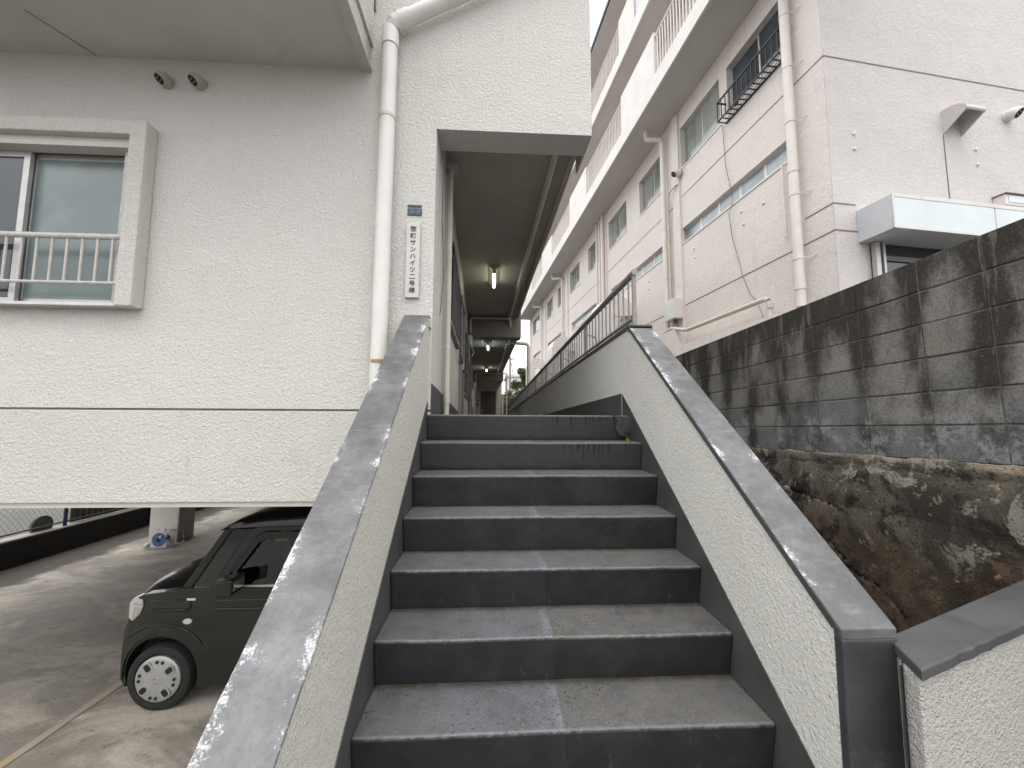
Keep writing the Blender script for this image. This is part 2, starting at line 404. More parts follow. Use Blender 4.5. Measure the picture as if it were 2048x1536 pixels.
M = {}
M['wall'] = stucco('cream_stucco', (.665, .65, .615), 105, .006, .14, .07)
M['wall_low'] = stucco('coarse_stucco', (.645, .63, .59), 105, .0065, .14, .06, rust=.35)
M['wall_street'] = stucco('street_wall_stucco', (.50, .485, .45), 130, .006, .14, .06, rust=.3, pores=.15)
M['parapet'] = stucco('parapet_stucco', (.70, .68, .615), 150, .005, .12, .05, pores=.28)
M['parapet_r'] = stucco('parapet_stucco_pale', (.70, .69, .645), 140, .0040, .12, .06, rust=.2, pores=.05)
M['smooth'] = plain('painted_concrete', (.52, .50, .46), .8, .07, 3, bumpd=.002)
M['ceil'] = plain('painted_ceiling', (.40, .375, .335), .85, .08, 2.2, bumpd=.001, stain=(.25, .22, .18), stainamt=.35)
M['beam'] = plain('dark_beam_paint', (.20, .18, .155), .85, .1, 2.5, bumpd=.001, stain=(.12, .1, .08), stainamt=.35)  # darker than the ceiling paint, with stain blotches over it
M['soffit'] = plain('balcony_soffit', (.47, .46, .42), .85, .07, 1.6, bumpd=.001, stain=(.3, .28, .25), stainamt=.3)
M['cap'] = None
M['dark'] = plain('dark_floor_paint', (.040, .041, .045), .5, .22, 6, bumpd=.0015, stain=(.13, .13, .13), stainamt=.35)
M['dado'] = plain('dado_paint', (.062, .063, .062), .55, .2, 4, bumpd=.001, stain=(.05, .05, .05), stainamt=.5)
M['cap_dark'] = plain('dark_cap_paint', (.072, .073, .074), .5, .18, 5, bumpd=.002, stain=(.13, .13, .13), stainamt=.25)
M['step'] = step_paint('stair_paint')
M['pvc'] = plain('white_pipe', (.66, .65, .62), .42, .04, 5, stain=(.5, .46, .38), stainamt=.3)
M['pvc_old'] = plain('aged_pipe', (.55, .51, .44), .55, .1, 9, stain=(.3, .2, .12), stainamt=.35)
M['rust'] = plain('rusty_strap', (.34, .22, .12), .8, .3, 30)
M['alu'] = plain('aluminium', (.52, .51, .50), .38, .08, 12, metal=.55, stain=(.36, .3, .24), stainamt=.3)
M['alu_dark'] = plain('dark_aluminium', (.12, .11, .105), .45, .1, 8, metal=.3)
M['rail'] = plain('grey_rail_paint', (.25, .242, .23), .42, .12, 14, stain=(.12, .08, .05), stainamt=.4)
M['wrail'] = plain('worn_white_rail', (.50, .485, .45), .5, .12, 26, stain=(.22, .13, .08), stainamt=.75)
M['frost'] = glassy('wired_frosted_glass', (.20, .255, .255), .07, True)
M['floor'] = floor_mat('parking_concrete', (.385, .352, .30), (.185, .165, .138), True)
M['asphalt'] = floor_mat('street_asphalt', (.20, .195, .185), (.12, .115, .11))
M['ground'] = floor_mat('dull_ground', (.105, .103, .097), (.075, .073, .069))
M['black'] = plain('dark_wet_concrete', (.016, .015, .014), .8, .3, 4)
M['block'] = block_mat('weathered_block')
M['mortar'] = plain('old_mortar', (.125, .115, .097), .95, .35, 20, bumpd=.002, stain=(.03, .028, .024), stainamt=.9)
M['rough'] = rough_mat('stained_concrete')
M['pink'] = stucco('pinkish_stucco', (.695, .645, .612), 42, .0045, .20, .2)
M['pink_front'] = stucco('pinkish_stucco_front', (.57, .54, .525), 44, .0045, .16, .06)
M['pinkp'] = plain('pinkish_paint', (.68, .63, .598), .5, .05, 4, stain=(.45, .38, .33), stainamt=.3)
M['pinksoff'] = plain('pinkish_soffit', (.52, .495, .475), .85, .06, .8)
M['white'] = plain('white_concrete_paint', (.64, .62, .595), .7, .06, 2, stain=(.5, .47, .44), stainamt=.35)
M['groove'] = plain('groove_shade', (.20, .17, .155), .9, .1, 5)
M['gwin'] = glassy('curtained_glass', (.235, .265, .245), .09, pleat=.6)
M['gwin_dark'] = glassy('dark_glass', (.045, .055, .065), .05)
M['gstrip'] = glassy('frosted_strip_glass', (.30, .36, .38), .22)
M['iron'] = plain('black_iron', (.018, .018, .022), .45, .2, 10)
M['wall_int'] = plain('room_dark', (.03, .03, .03), .9, .1, 3)
M['canopy'] = plain('canopy_panel', (.60, .65, .67), .4, .05, 1.6)
M['canopy_side'] = plain('canopy_side_panel', (.52, .53, .56), .5, .04, 6)
M['navy'] = plain('navy_roof_edge', (.03, .045, .075), .5, .1, 4)
M['door'] = plain('brown_steel_door', (.085, .066, .058), .5, .08, 5)
M['doorframe'] = plain('grey_door_frame', (.26, .25, .23), .5, .08, 5)

def cap_fix():
    t = NT('worn_cap_paint'); uv = uvsock(t); s = t.sep(uv)
    base = t.mix(t.ramp(t.noise(4.2, 7, .7), .32, .68), (.070, .072, .073), (.160, .162, .168))
    base = t.mix(t.ramp(t.noise(1.7, 4, .6), .5, .68, 0, .6), base, (.075, .078, .075))
    base = t.mix(t.ramp(t.noise(26, 5, .7, t.mapped((.25, 1, 1))), .55, .7, 0, .5), base, (.19, .192, .20))
    base = t.mix(t.ramp(t.noise(70, 3), .45, .75, 0, .35), base, (.07, .07, .074))
    e = t.ramp(t.math('ABSOLUTE', t.math('SUBTRACT', s[0], .5)), .15, .5, 0, .17)
    n1 = t.math('ADD', t.math('MULTIPLY', t.noise(150, 4, .8), .6), t.math('MULTIPLY', t.noise(38, 5, .75), .4)); patch = t.noise(4.2, 4, .62)
    m = t.math('ADD', t.math('ADD', n1, e), t.ramp(patch, .38, .66, -.12, .11))
    m = t.ramp(m, .675, .82, 0, .85)
    c = t.mix(m, base, (.70, .71, .74))
    h = t.math('ADD', t.noise(50, 4, .6), t.math('MULTIPLY', m, .4))
    return t.fin(c, t.ramp(t.noise(12, 4), .3, .7, .40, .58), t.bump(h, .0025, .7), spec=.45)
M['cap'] = cap_fix()

# ------------------------------------------------------------------ shared dimensions (metres, eye = origin)
XL, XR, D1, TR, H1, RS, ND = -.467, 1.033, 2.906, .2406, .0326, .1843, .0371
YF = 2.95                    # street front of the apartment building
GZ = -2.53                   # parking floor
cx = lambda X, Y: X - .022 * (Y - YF)     # the corridor runs slightly off square
fslope = lambda Y: H1 - .033 * (Y - D1)   # corridor floor height

# ------------------------------------------------------------------ ground
g = MB(); g.add([(-300, -300, -2.60), (300, -300, -2.60), (300, 300, -2.60), (-300, 300, -2.60)], [(0, 1, 2, 3)])
tag(g.build('ground', M['ground']), kind='structure')
g = MB()
nx, ny = 60, 70
def fz(x, y): return GZ + .012 * noise.noise(Vector((x * .9, y * .9, 0)))
vs = [(-8.03 + 9.2 * i / nx, .7 + 16.3 * j / ny, 0) for j in range(ny + 1) for i in range(nx + 1)]
vs = [(x, y, fz(x, y)) for x, y, _ in vs]
g.add(vs, [(j * (nx + 1) + i, j * (nx + 1) + i + 1, (j + 1) * (nx + 1) + i + 1, (j + 1) * (nx + 1) + i) for j in range(ny) for i in range(nx)])
tag(g.build('parking_floor', M['floor'], smooth=True), kind='structure')
# the street in front climbs from the car park entrance to the foot of the stairs
g = MB()
xs = [-12, -8, -5, -3.4, -2.4, -1.6, -.66, .2, 1.1, 3, 8, 20]
hz = [-2.55, -2.55, -2.545, -2.52, -2.3, -1.98, -1.64, -1.635, -1.62, -1.55, -1.3, -.8]
ys = [-14, -8, -4, -1.5, .695]
g.add([(x, y, h) for y in ys for x, h in zip(xs, hz)], [(j * 12 + i, j * 12 + i + 1, (j + 1) * 12 + i + 1, (j + 1) * 12 + i) for j in range(4) for i in range(11)])
g.add([(x, .695, h) for x, h in zip(xs, hz)] + [(x, .695, -2.7) for x in xs], [(i, i + 1, 13 + i, 12 + i) for i in range(11)])
tag(g.build('street', M['asphalt']), kind='structure')
# parking bay lines
def yellow(name):
    t = NT(name)
    c = t.mix(t.ramp(t.noise(7, 7, .75), .36, .6), (.30, .27, .22), (.34, .245, .11))
    c = t.mix(t.ramp(t.noise(2.2, 4, .6), .45, .6, 0, .8), c, (.29, .262, .215)); return t.fin(c, .8)
M['yellow'] = yellow('faded_yellow_paint')
for pts, hw in (([(-3.62, 2.2), (-3.53, 3.37), (-3.50, 4.15), (-3.47, 5.6)], .035), ([(-6.26, 9.2), (-6.24, 10.4), (-6.2, 13.0)], .05)):
    g = MB(); vs = []
    fine = []
    for (xa, ya), (xb, yb) in zip(pts, pts[1:]):
        for k in range(6): fine.append((xa + (xb - xa) * k / 6, ya + (yb - ya) * k / 6))
    fine.append(pts[-1])
    for x, y in fine:
        wv = hw * (1 + .35 * noise.noise(Vector((x * 3, y * 3, 1))))
        vs += [(x - wv, y, fz(x - wv, y) + .005), (x + wv, y, fz(x + wv, y) + .005)]
    g.add(vs, [(2 * i, 2 * i + 1, 2 * i + 3, 2 * i + 2) for i in range(len(fine) - 1)])
    tag(g.build('bay_line', M['yellow']), kind='structure')
# raised plot behind the block wall
g = MB(); g.box(2.66, 45, .9, 60, -2.7, .82); tag(g.build('raised_plot', M['asphalt']), kind='structure')

# ------------------------------------------------------------------ apartment building
bld = thing('apartment_building', 'cream stuccoed apartment block raised over an open car park with a long open corridor', 'building', (-2, YF, -.6))
def bpart(mb, name, mat, **k):
    o = mb.build(name, mat, **k); return keep(o, bld)
# front wall with window opening and corridor opening
GR0, GR1 = .052, .068
WX0, WX1, WZ0, WZ1 = -5.35, -2.74, .80, 2.10
us = [-7.05, WX0, WX1, -.443, .785]; zs = [GR1, WZ0, WZ1, 2.262, 6.2]
mbw = wall_grid(us, zs, lambda i, j: not ((i == 1 and j == 1) or (i == 3 and j < 3)), YF, 3.20, lambda u, t, z: (u, t, z))
bpart(mbw, 'front_wall', M['wall'])
mb = MB(); mb.box(-7.05, -.443, YF + .012, 3.2, GR0, GR1); bpart(mb, 'wall_groove', M['groove'])
mb = MB(); mb.box(-7.05, -.443, YF - .004, 3.2, -.588, GR0); bpart(mb, 'front_wall_band', M['wall_low'], bevel=.006)
mb = MB(); mb.box(-7.05, -.443, YF + .012, 3.2, -.622, -.588); bpart(mb, 'drip_edge', M['smooth'])
# underside, inner walls
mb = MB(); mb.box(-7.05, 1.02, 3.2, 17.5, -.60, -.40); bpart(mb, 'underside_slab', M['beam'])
mb = MB(); mb.box(-7.05, -.443, 4.4, 4.75, -.85, -.602); bpart(mb, 'underside_beam', M['ceil'])
mb = MB(); mb.box(1.0, 1.2, 3.3, 16.0, -2.6, -.25); bpart(mb, 'under_corridor_wall', M['ceil'])
for (x0, x1, y0, y1) in ((-6.95, -6.38, 8.73, 9.2), (-6.95, -6.38, 13.9, 14.35), (-1.6, -1.05, 8.73, 9.2), (-1.6, -1.05, 13.9, 14.35)):
    mb = MB(); mb.box(x0, x1, y0, y1, GZ - .05, -.603); bpart(mb, 'column', M['smooth'], bevel=.02)
# corridor
L = lambda X, Y, z: (cx(X, Y), Y, z)
def cor(mb, x0, x1, y0, y1, z0, z1):
    return mb.box(x0, x1, y0, y1, z0, z1, lambda x, y, z: (cx(x, y), y, z))
CW = -.368 - .065 + .0      # corridor wall plane (X at YF)
mb = MB(); cor(mb, -.75, -.443, 3.20, 3.262, GR1, 2.262); bpart(mb, 'jamb', M['smooth'])
mb = MB()
mb.prism([(3.262, -1.1), (21.5, -1.1), (21.5, 2.5), (3.262, 2.5)], lambda p, t: L(t, p[0], p[1]), -.75, CW)
bpart(mb, 'corridor_wall', M['smooth'])
mb = MB(); mb.prism([(D1 + .06, fslope(D1 + .06) - .004), (21.5, fslope(21.5)), (21.5, fslope(21.5) - .2), (D1 + .06, -.25)], lambda p, t: L(t, p[0], p[1]), -.443 if False else -.44, 1.03)
bpart(mb, 'corridor_floor', M['dado'])
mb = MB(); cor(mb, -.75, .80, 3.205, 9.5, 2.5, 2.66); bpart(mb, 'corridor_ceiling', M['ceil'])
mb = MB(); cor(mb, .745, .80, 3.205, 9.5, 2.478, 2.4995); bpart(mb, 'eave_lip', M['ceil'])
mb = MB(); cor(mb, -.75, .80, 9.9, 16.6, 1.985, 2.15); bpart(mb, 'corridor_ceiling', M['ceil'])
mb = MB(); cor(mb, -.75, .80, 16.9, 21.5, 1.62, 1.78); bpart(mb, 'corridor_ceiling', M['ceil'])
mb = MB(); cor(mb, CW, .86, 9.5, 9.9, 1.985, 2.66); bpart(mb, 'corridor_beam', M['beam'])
mb = MB(); cor(mb, CW, .80, 10.98, 11.02, 1.97, 1.9845); bpart(mb, 'ceiling_joint', M['groove'])
mb = MB(); cor(mb, CW, .82, 16.6, 16.9, 1.6, 2.15); bpart(mb, 'corridor_beam', M['beam'])
mb = MB(); mb.box(.785, .80, 3.2, 3.5, 2.30, 2.6, lambda x, y, z: (cx(x, y), y, z)); bpart(mb, 'eave_gusset', M['ceil'])
mb = MB(); mb.prism([(3.205, 2.66), (21.5, 2.66), (21.5, 3.75), (3.205, 3.75)], lambda p, t: L(t, p[0], p[1]), .68, .80); bpart(mb, 'upper_corridor_parapet', M['wall'])
mb = MB(); mb.box(-7.05, -.5, 3.2, 21.5, 5.4, 6.2); bpart(mb, 'upper_storey', M['wall'])
# right parapet of the corridor
pt = lambda Y: .70 - .027 * (Y - 2.95) if Y < 5.2 else .639 - .0335 * (Y - 5.2)
XP = 1.033
ysP = [D1 - .02, 4, 5.2, 9, 13, 17, 21.5]
mb = MB()
outl = [(y, pt(y)) for y in ysP] + [(y, fslope(y) - .5) for y in reversed(ysP)]
mb.prism(outl, lambda p, t: L(t, p[0], p[1]), XP, XP + .17)
bpart(mb, 'corridor_parapet', M['parapet_r'])
mb = MB()
mb.prism([(y, pt(y) + .012) for y in ysP] + [(y, pt(y) - .022) for y in reversed(ysP)], lambda p, t: L(t, p[0], p[1]), XP - .006, XP + .176)
bpart(mb, 'parapet_edge', M['dado'])
mb = MB()
mb.prism([(3.085, .207), (5.3, .142), (21.4, -.38), (21.4, -.9), (3.085, -.3)], lambda p, t: L(t, p[0], p[1]), XP - .004, XP + .05)
bpart(mb, 'skirting', M['dado'])
mb = MB()
mb.prism([(YF + .002, .262), (3.262, .247), (3.262, -.2), (YF + .002, -.2)], lambda p, t: (t, p[0], p[1]), -.5, -.4385); bpart(mb, 'skirting', M['dado'])
mb = MB(); mb.prism([(3.264, .245), (6.14, .112), (6.14, -.3), (3.264, -.2)], lambda p, t: L(t, p[0], p[1]), -.5, CW + .004); bpart(mb, 'skirting', M['dado'])
# end wall with door
DX0, DX1, DZ1 = -.17, .70, 1.53
mb = wall_grid([-1.0, DX0, DX1, .98], [-1.2, -.57, DZ1, 2.0], lambda i, j: not (i == 1 and j == 1), 21.3, 21.6, lambda u, t, z: (cx(u, 21.3), t, z))
bpart(mb, 'end_wall', M['smooth'])
def panel_door(x0, x1, z0, z1, y, fr):
    d = MB().box(x0 + .05, x1 - .05, y + .06, y + .10, z0, z1 - .05, fr).build('door', M['door']); keep(d, bld)
    for a, b in ((x0 + .16, x0 + .19), (x1 - .19, x1 - .16)):
        k = MB().box(a, b, y + .052, y + .062, z0 + .2, z1 - .2, fr).build('panel_ridge', M['alu_dark']); keep(k, d)
    k = MB().box(x0 + .09, x0 + .13, y + .0, y + .05, z0 + .95, z0 + 1.1, fr).build('handle', M['alu']); keep(k, d)
    fm = MB()
    fm.prism([(x0, z0), (x0, z1), (x1, z1), (x1, z0), (x1 - .05, z0), (x1 - .05, z1 - .05), (x0 + .05, z1 - .05), (x0 + .05, z0)], lambda p, t: fr(p[0], t, p[1]), y + .02, y + .15)
    keep(fm.build('door_frame', M['doorframe']), d)
panel_door(DX0, DX1, -.57, DZ1, 21.28, lambda x, y, z: (cx(x, 21.3), y, z))
# doors and barred windows along the corridor wall
def on_wall(a, y, z): return (cx(CW, y) + a, y, z)     # a = out of the wall
for (y0, y1) in ((6.2, 7.05), (11.6, 12.45), (13.2, 14.05)):
    z0 = fslope(y0) - .05; z1 = z0 + 2.0
    d = MB().box(.004, .022, y0, y1, z0, z1, on_wall).build('door', M['door']); keep(d, bld)
    fm = MB()
    fm.prism([(y0 - .07, z0), (y0 - .07, z1 + .07), (y1 + .07, z1 + .07), (y1 + .07, z0), (y1, z0), (y1, z1), (y0, z1), (y0, z0)], lambda p, t: on_wall(t, p[0], p[1]), .001, .05)
    keep(fm.build('door_frame', M['doorframe']), d)
    k = MB().box(.022, .07, y0 + .06, y0 + .11, z0 + .9, z0 + 1.05, on_wall).build('handle', M['alu']); keep(k, d)
for (y0, y1, za, zb) in ((4.0, 5.5, 1.05, 1.75), (7.6, 9.1, .55, 1.7), (10.2, 11.2, .5, 1.45)):
    wn = MB().box(.002, .012, y0, y1, za, zb, on_wall).build('window', M['gwin_dark']); keep(wn, bld)
    fm = MB()
    fm.prism([(y0 - .04, za - .04), (y0 - .04, zb + .04), (y1 + .04, zb + .04), (y1 + .04, za - .04), (y1 + .04, za), (y1, za), (y1, zb), (y0, zb), (y0, za), (y0 - .039, za)], lambda p, t: on_wall(t, p[0], p[1]), .0, .03)
    keep(fm.build('frame', M['alu_dark']), wn)
    sl = MB().box(-.001, .05, y0 - .05, y1 + .05, za - .075, za - .041, on_wall).build('sill', M['doorframe']); keep(sl, wn)
    nb = int((y1 - y0) / .12)
    gm = MB().box(.045, .06, -.006, .006, za - .0, zb).mesh('bar', M['alu_dark'])
    for k in range(1, nb):
        yy = y0 + (y1 - y0) * k / nb
        o = bpy.data.objects.new('bar', gm); COL.objects.link(o); o.location = (cx(CW, yy), yy, 0); keep(o, wn)
# balcony above
mb = MB(); mb.box(-7.05, -.974, 2.1, YF - .001, 2.735, 2.93); bal = bpart(mb, 'balcony', M['soffit'])
mb = MB(); mb.box(-7.05, -.955, 2.1, 2.22, 2.931, 4.0); keep(mb.build('balcony_parapet', M['wall']), bal)
mb = MB(); mb.box(-1.09, -.955, 2.225, YF - .001, 2.931, 4.0); keep(mb.build('side_parapet', M['wall']), bal)
mb = MB(); mb.box(-1.03, -.955, 2.1, YF - .002, 2.712, 2.7345); keep(mb.build('drip_strip', M['soffit']), bal)
mb = MB(); mb.prism([(-3.02, 2.945), (-3.005, 2.945), (-3.16, 2.62), (-3.17, 2.62)], lambda p, t: (p[0], p[1], t), 2.7335, 2.7347); keep(mb.build('soffit_crack', M['groove']), bal)
# window box: projecting hood, cheek and the sliding window
FB = 2.845
win = bpart(MB().box(WX0 + .001, WX1 - .001, 3.10, 3.19, WZ0 + .001, WZ1 - .001), 'window', M['wall_int'])
mb = MB()
mb.prism([(-5.47, .785), (-5.47, 2.15), (-2.515, 2.15), (-2.515, .775), (-2.63, .775), (-2.63, 2.045), (-5.35, 2.045), (-5.35, .785)], lambda p, t: (p[0], t, p[1]), FB, YF - .001)
keep(mb.build('window_surround', M['wall_low'], bevel=.008), win)
mb = MB(); mb.box(-5.35, -2.63, 2.90, 3.0, 1.975, 2.044); keep(mb.build('lintel_strip', M['smooth']), win)
mb = MB(); mb.box(-5.34, -2.632, 2.86, 3.06, .775, .799); keep(mb.build('sill', M['alu'], bevel=.004), win)
def sash(x0, x1, y, z0, z1, wd, mat, fmat, nm='sash'):
    p = MB().box(x0 + wd, x1 - wd, y + .006, y + .012, z0 + wd * 1.3, z1 - wd).build('pane', mat); keep(p, win)
    f = MB(); f.prism([(x0, z0), (x1, z0), (x1, z1), (x0, z1)], lambda q, t: (q[0], t, q[1]), y, y + .03) if False else None
    fr = wall_grid([x0, x0 + wd, x1 - wd, x1], [z0, z0 + wd * 1.3, z1 - wd, z1], lambda i, j: not (i == 1 and j == 1), y, y + .03, lambda u, t, z: (u, t, z))
    keep(fr.build(nm, fmat, bevel=.003), win)
sash(-3.49, -2.70, 3.03, .80, 1.992, .05, M['frost'], M['alu'])
sash(-4.30, -3.44, 2.985, .80, 1.974, .045, M['gwin_dark'], M['alu'])
mb = MB(); mb.box(-4.28, -3.47, 3.02, 3.03, 1.70, 1.74); keep(mb.build('inner_rail', M['alu']), win)
# window guard rail
gr = MB(); gr.tube([(-5.35, 2.88, 1.282), (-2.632, 2.88, 1.282)], .021, 10)
gro = gr.build('guard_rail', M['wrail'], smooth=True); keep(gro, win)
gr = MB(); gr.tube([(-5.35, 2.88, .945), (-2.632, 2.88, .945)], .012, 8); keep(gr.build('guard_bottom_rail', M['wrail'], smooth=True), win)
bm_ = MB().tube([(0, 0, .945), (0, 0, 1.282)], .0085, 8).mesh('baluster', M['wrail'], True)
for k in range(26):
    o = bpy.data.objects.new('baluster', bm_); COL.objects.link(o); o.location = (-2.70 - .1015 * k, 2.88, 0); keep(o, win)

# ------------------------------------------------------------------ staircase
st = thing('staircase', 'dark grey painted concrete staircase climbing between two stuccoed parapets', 'staircase', (.28, 1.4, -1.6))
prof = [(0, 0), (ND, -RS - .012), (TR + ND + .02, -RS - .012), (TR + ND + .02, 0)]
NS = 34
for i in range(9):
    mb = MB(); vs = []
    for k in range(NS + 1):
        x = XL + .001 + (XR - XL - .002) * k / NS
        f = lambda q, sc_: noise.noise(Vector((x * sc_, i * 3.7, q)))
        jy, jz = .0045 * f(0, 2.2) + .0018 * f(1, 11), .0030 * f(2, 2.0) + .0014 * f(3, 13)
        bb = .003 * f(4, 3)
        vs += [(x, jy, jz), (x, ND + bb, -RS - .012), (x, TR + ND + .02, -RS - .012), (x, TR + ND + .02, jz * .4)]
    fs = [(4 * k + q, 4 * k + (q + 1) % 4, 4 * k + 4 + (q + 1) % 4, 4 * k + 4 + q) for k in range(NS) for q in range(4)] + [(3, 2, 1, 0), tuple(4 * NS + q for q in range(4))]
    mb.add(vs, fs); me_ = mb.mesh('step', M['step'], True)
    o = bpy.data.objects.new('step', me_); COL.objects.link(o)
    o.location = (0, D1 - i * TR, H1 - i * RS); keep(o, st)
    b = o.modifiers.new('bevel', 'BEVEL'); b.width = .016; b.segments = 4; b.limit_method = 'ANGLE'; b.angle_limit = math.radians(40); b.harden_normals = True
# broken right corner of the top step
ch = MB(); random.seed(3)
pts = [(XR - .13, D1 - .006, H1 + .0005), (XR - .10, D1 - .012, -.005), (XR - .115, D1 - .01, -.06), (XR - .085, D1 - .008, -.11), (XR - .02, D1 - .006, -.13), (XR - .003, D1 - .012, -.05), (XR - .003, D1 - .01, .02)]
ch.add([(x, y + .002 * k % .005, z) for k, (x, y, z) in enumerate(pts)] + [(x, D1 + .05, z) for x, y, z in pts], [list(range(7))] + [(i, (i + 1) % 7, 7 + (i + 1) % 7, 7 + i) for i in range(7)])
keep(ch.build('chipped_corner', M['dark']), st)
for k in range(2):
    x = XR - .06 + .02 * k
    c2 = MB().tube([(x, D1 - .012, -.115), (x - .012 * (k - 1), D1 - .016, -.06), (x + .02, D1 - .014, -.015 + .01 * k)], .004, 5)
    keep(c2.build('crack_ridge', M['dado']), st)
# side parapets: outline in (Y, z)
sl = (.719 + .754) / (2.874 - .962)
ltop = lambda y: .719 + sl * (y - 2.874)
rsl = (.689 + .587) / (2.87 - 1.195)
rtop = lambda y: .689 + rsl * (y - 2.87)
def par(nm, mat, outl, x0, x1, bevel=0):
    o = MB().prism(outl, lambda p, t: (t, p[0], p[1]), x0, x1).build(nm, mat, bevel=bevel); return keep(o, st)
par('left_parapet', M['parapet'], [(2.948, ltop(2.948) - .014), (.74, ltop(.74) - .014), (.74, -2.6), (2.948, -2.6)], XL - .178, XL)
par('right_parapet', M['parapet_r'], [(D1 - .022, rtop(2.87) - .03), (2.87, rtop(2.87) - .03), (1.2, rtop(1.2) - .03), (1.2, -2.6), (D1 - .022, -2.6)], XR, XR + .165)
def cap(nm, y0, y1, top, x0, x1, th, flat=0):
    """sloping cap, uv: u across, v along"""
    mb = MB(); n = 28
    def uvq(a, b): return [(0, a), (0, b), (1, b), (1, a)]
    ys = [y0 + (y1 - y0) * k / n for k in range(n + 1)]
    for k in range(n):
        a, b = ys[k], ys[k + 1]
        j = lambda y, s: .0022 * noise.noise(Vector((s * 7.3, y * 9, 3)))
        v = [(x0 + j(a, 1), a, top(a)), (x0 + j(b, 1), b, top(b)), (x1 + j(b, 2), b, top(b)), (x1 + j(a, 2), a, top(a)),
             (x0 + j(a, 1), a, top(a) - th), (x0 + j(b, 1), b, top(b) - th), (x1 + j(b, 2), b, top(b) - th), (x1 + j(a, 2), a, top(a) - th)]
        fs = [(0, 1, 2, 3), (0, 4, 5, 1), (3, 2, 6, 7), (4, 7, 6, 5)]
        us_ = [uvq(a, b), [(0, a), (0, a), (0, b), (0, b)], [(1, a), (1, b), (1, b), (1, a)], [(.5, a)] * 4]
        if k == 0: fs.append((0, 3, 7, 4)); us_.append([(0, a), (1, a), (1, a), (0, a)])
        if k == n - 1: fs.append((1, 5, 6, 2)); us_.append([(0, b), (0, b), (1, b), (1, b)])
        mb.add(v, fs, us_)
    return keep(mb.build(nm, M['cap'], bevel=.004), st)
cap('left_cap', .735, 2.945, ltop, XL - .183, XL + .004, .0139)
cap('right_cap', 1.168, 2.862, rtop, XR - .003, XR + .168, .0299)
par('cap_lip', M['dado'], [(1.169, rtop(1.169) - .005), (2.86, rtop(2.86) - .005), (2.86, rtop(2.86) - .034), (1.2, rtop(1.2) - .034)], XR - .0055, XR - .0035)
tp = MB().box(XR - .004, XR + .168, 2.864, D1 - .0, rtop(2.862) - .028, rtop(2.862) + .003); keep(tp.build('top_cap', M['cap_dark'], bevel=.005), st)
# dark painted end of the right parapet
par('parapet_end', M['dark'], [(1.166, rtop(1.168) - .031), (1.198, rtop(1.198) - .031), (1.198, -2.0), (1.166, -2.0)], XR - .003, XR + .167, .006)
# dark painted skirting that follows the steps
par('skirting', M['dado'], [(3.07, .204), (1.974, -.589), (1.2, -1.165), (.74, -1.5), (.74, -2.2), (3.07, -.3)], XR - .0045, XR + .02)
par('skirting', M['dado'], [(2.944, .128), (1.937, -.607), (1.338, -1.061), (.74, -1.5), (.74, -2.2), (2.944, -.3)], XL - .02, XL + .0045)
# mortar strip between parapet end and the low wall
mo = MB(); pv = []
for k in range(15):
    z = -.675 - k * .08; j = .012 * noise.noise(Vector((k * 1.7, 0, 5)))
    pv.append((z, j))
vs = []
for z, j in pv: vs += [(1.134 + j, 1.106 + .5 * j, z), (1.148 + .4 * j, 1.112 + .4 * j, z), (1.176 + .3 * j, 1.136 + .3 * j, z), (1.204, 1.160, z)]
mo.add(vs, [(4 * i + a, 4 * i + a + 1, 4 * i + a + 5, 4 * i + a + 4) for i in range(14) for a in range(3)])
keep(mo.build('mortar_fillet', M['dark'], smooth=True), st)
cr_ = MB()
for z0, z1 in ((-.84, -.98), (-1.03, -1.12), (-1.16, -1.19)):
    cr_.tube([(1.181 + .004 * (k % 2), 1.136, z0 + (z1 - z0) * k / 4) for k in range(5)], [.002, .005, .004, .006, .002], 5)
keep(cr_.build('mortar_crack', M['black']), st)

# low wall beside the stairs
d = Vector((.942, .335, 0)); nrm = Vector((.335, -.942, 0)); ZC = -.646
lw = thing('low_wall', 'low stuccoed street wall with dark grey painted cap beside the stair parapet end', 'wall', (1.4, 1.15, -1.62))
B0 = Vector((1.199, 1.193, 0)); F0 = Vector((1.128, 1.040, 0)); LEN = 1.42
body = [F0 + d * .0 + nrm * -.012 + Vector((.022, .01, 0)), F0 + d * LEN - nrm * .012, F0 + d * LEN - nrm * .15, B0 + Vector((.012, .0, 0)), Vector((1.155, 1.114, 0))]
mb = MB(); mb.add([(p.x, p.y, z) for z in (-2.4, ZC - .030) for p in body], [(4, 3, 2, 1, 0), (5, 6, 7, 8, 9)] + [(i, (i + 1) % 5, 5 + (i + 1) % 5, 5 + i) for i in range(5)])
o = mb.build('wall_body', M['wall_street'], bevel=.012, seg=3); keep(o, lw)
capo = [F0, F0 + d * LEN, F0 + d * LEN - nrm * .165, B0 + d * .0 + Vector((.0, .005, 0))]
mb = MB(); n_ = 26; up = []; dn = []
front = [F0 + d * (LEN * k / n_) + nrm * .004 * noise.noise(Vector((k * .9, 1, 2))) for k in range(n_ + 1)]
back = [capo[3] + (capo[2] - capo[3]) * (k / n_) for k in range(n_ + 1)]
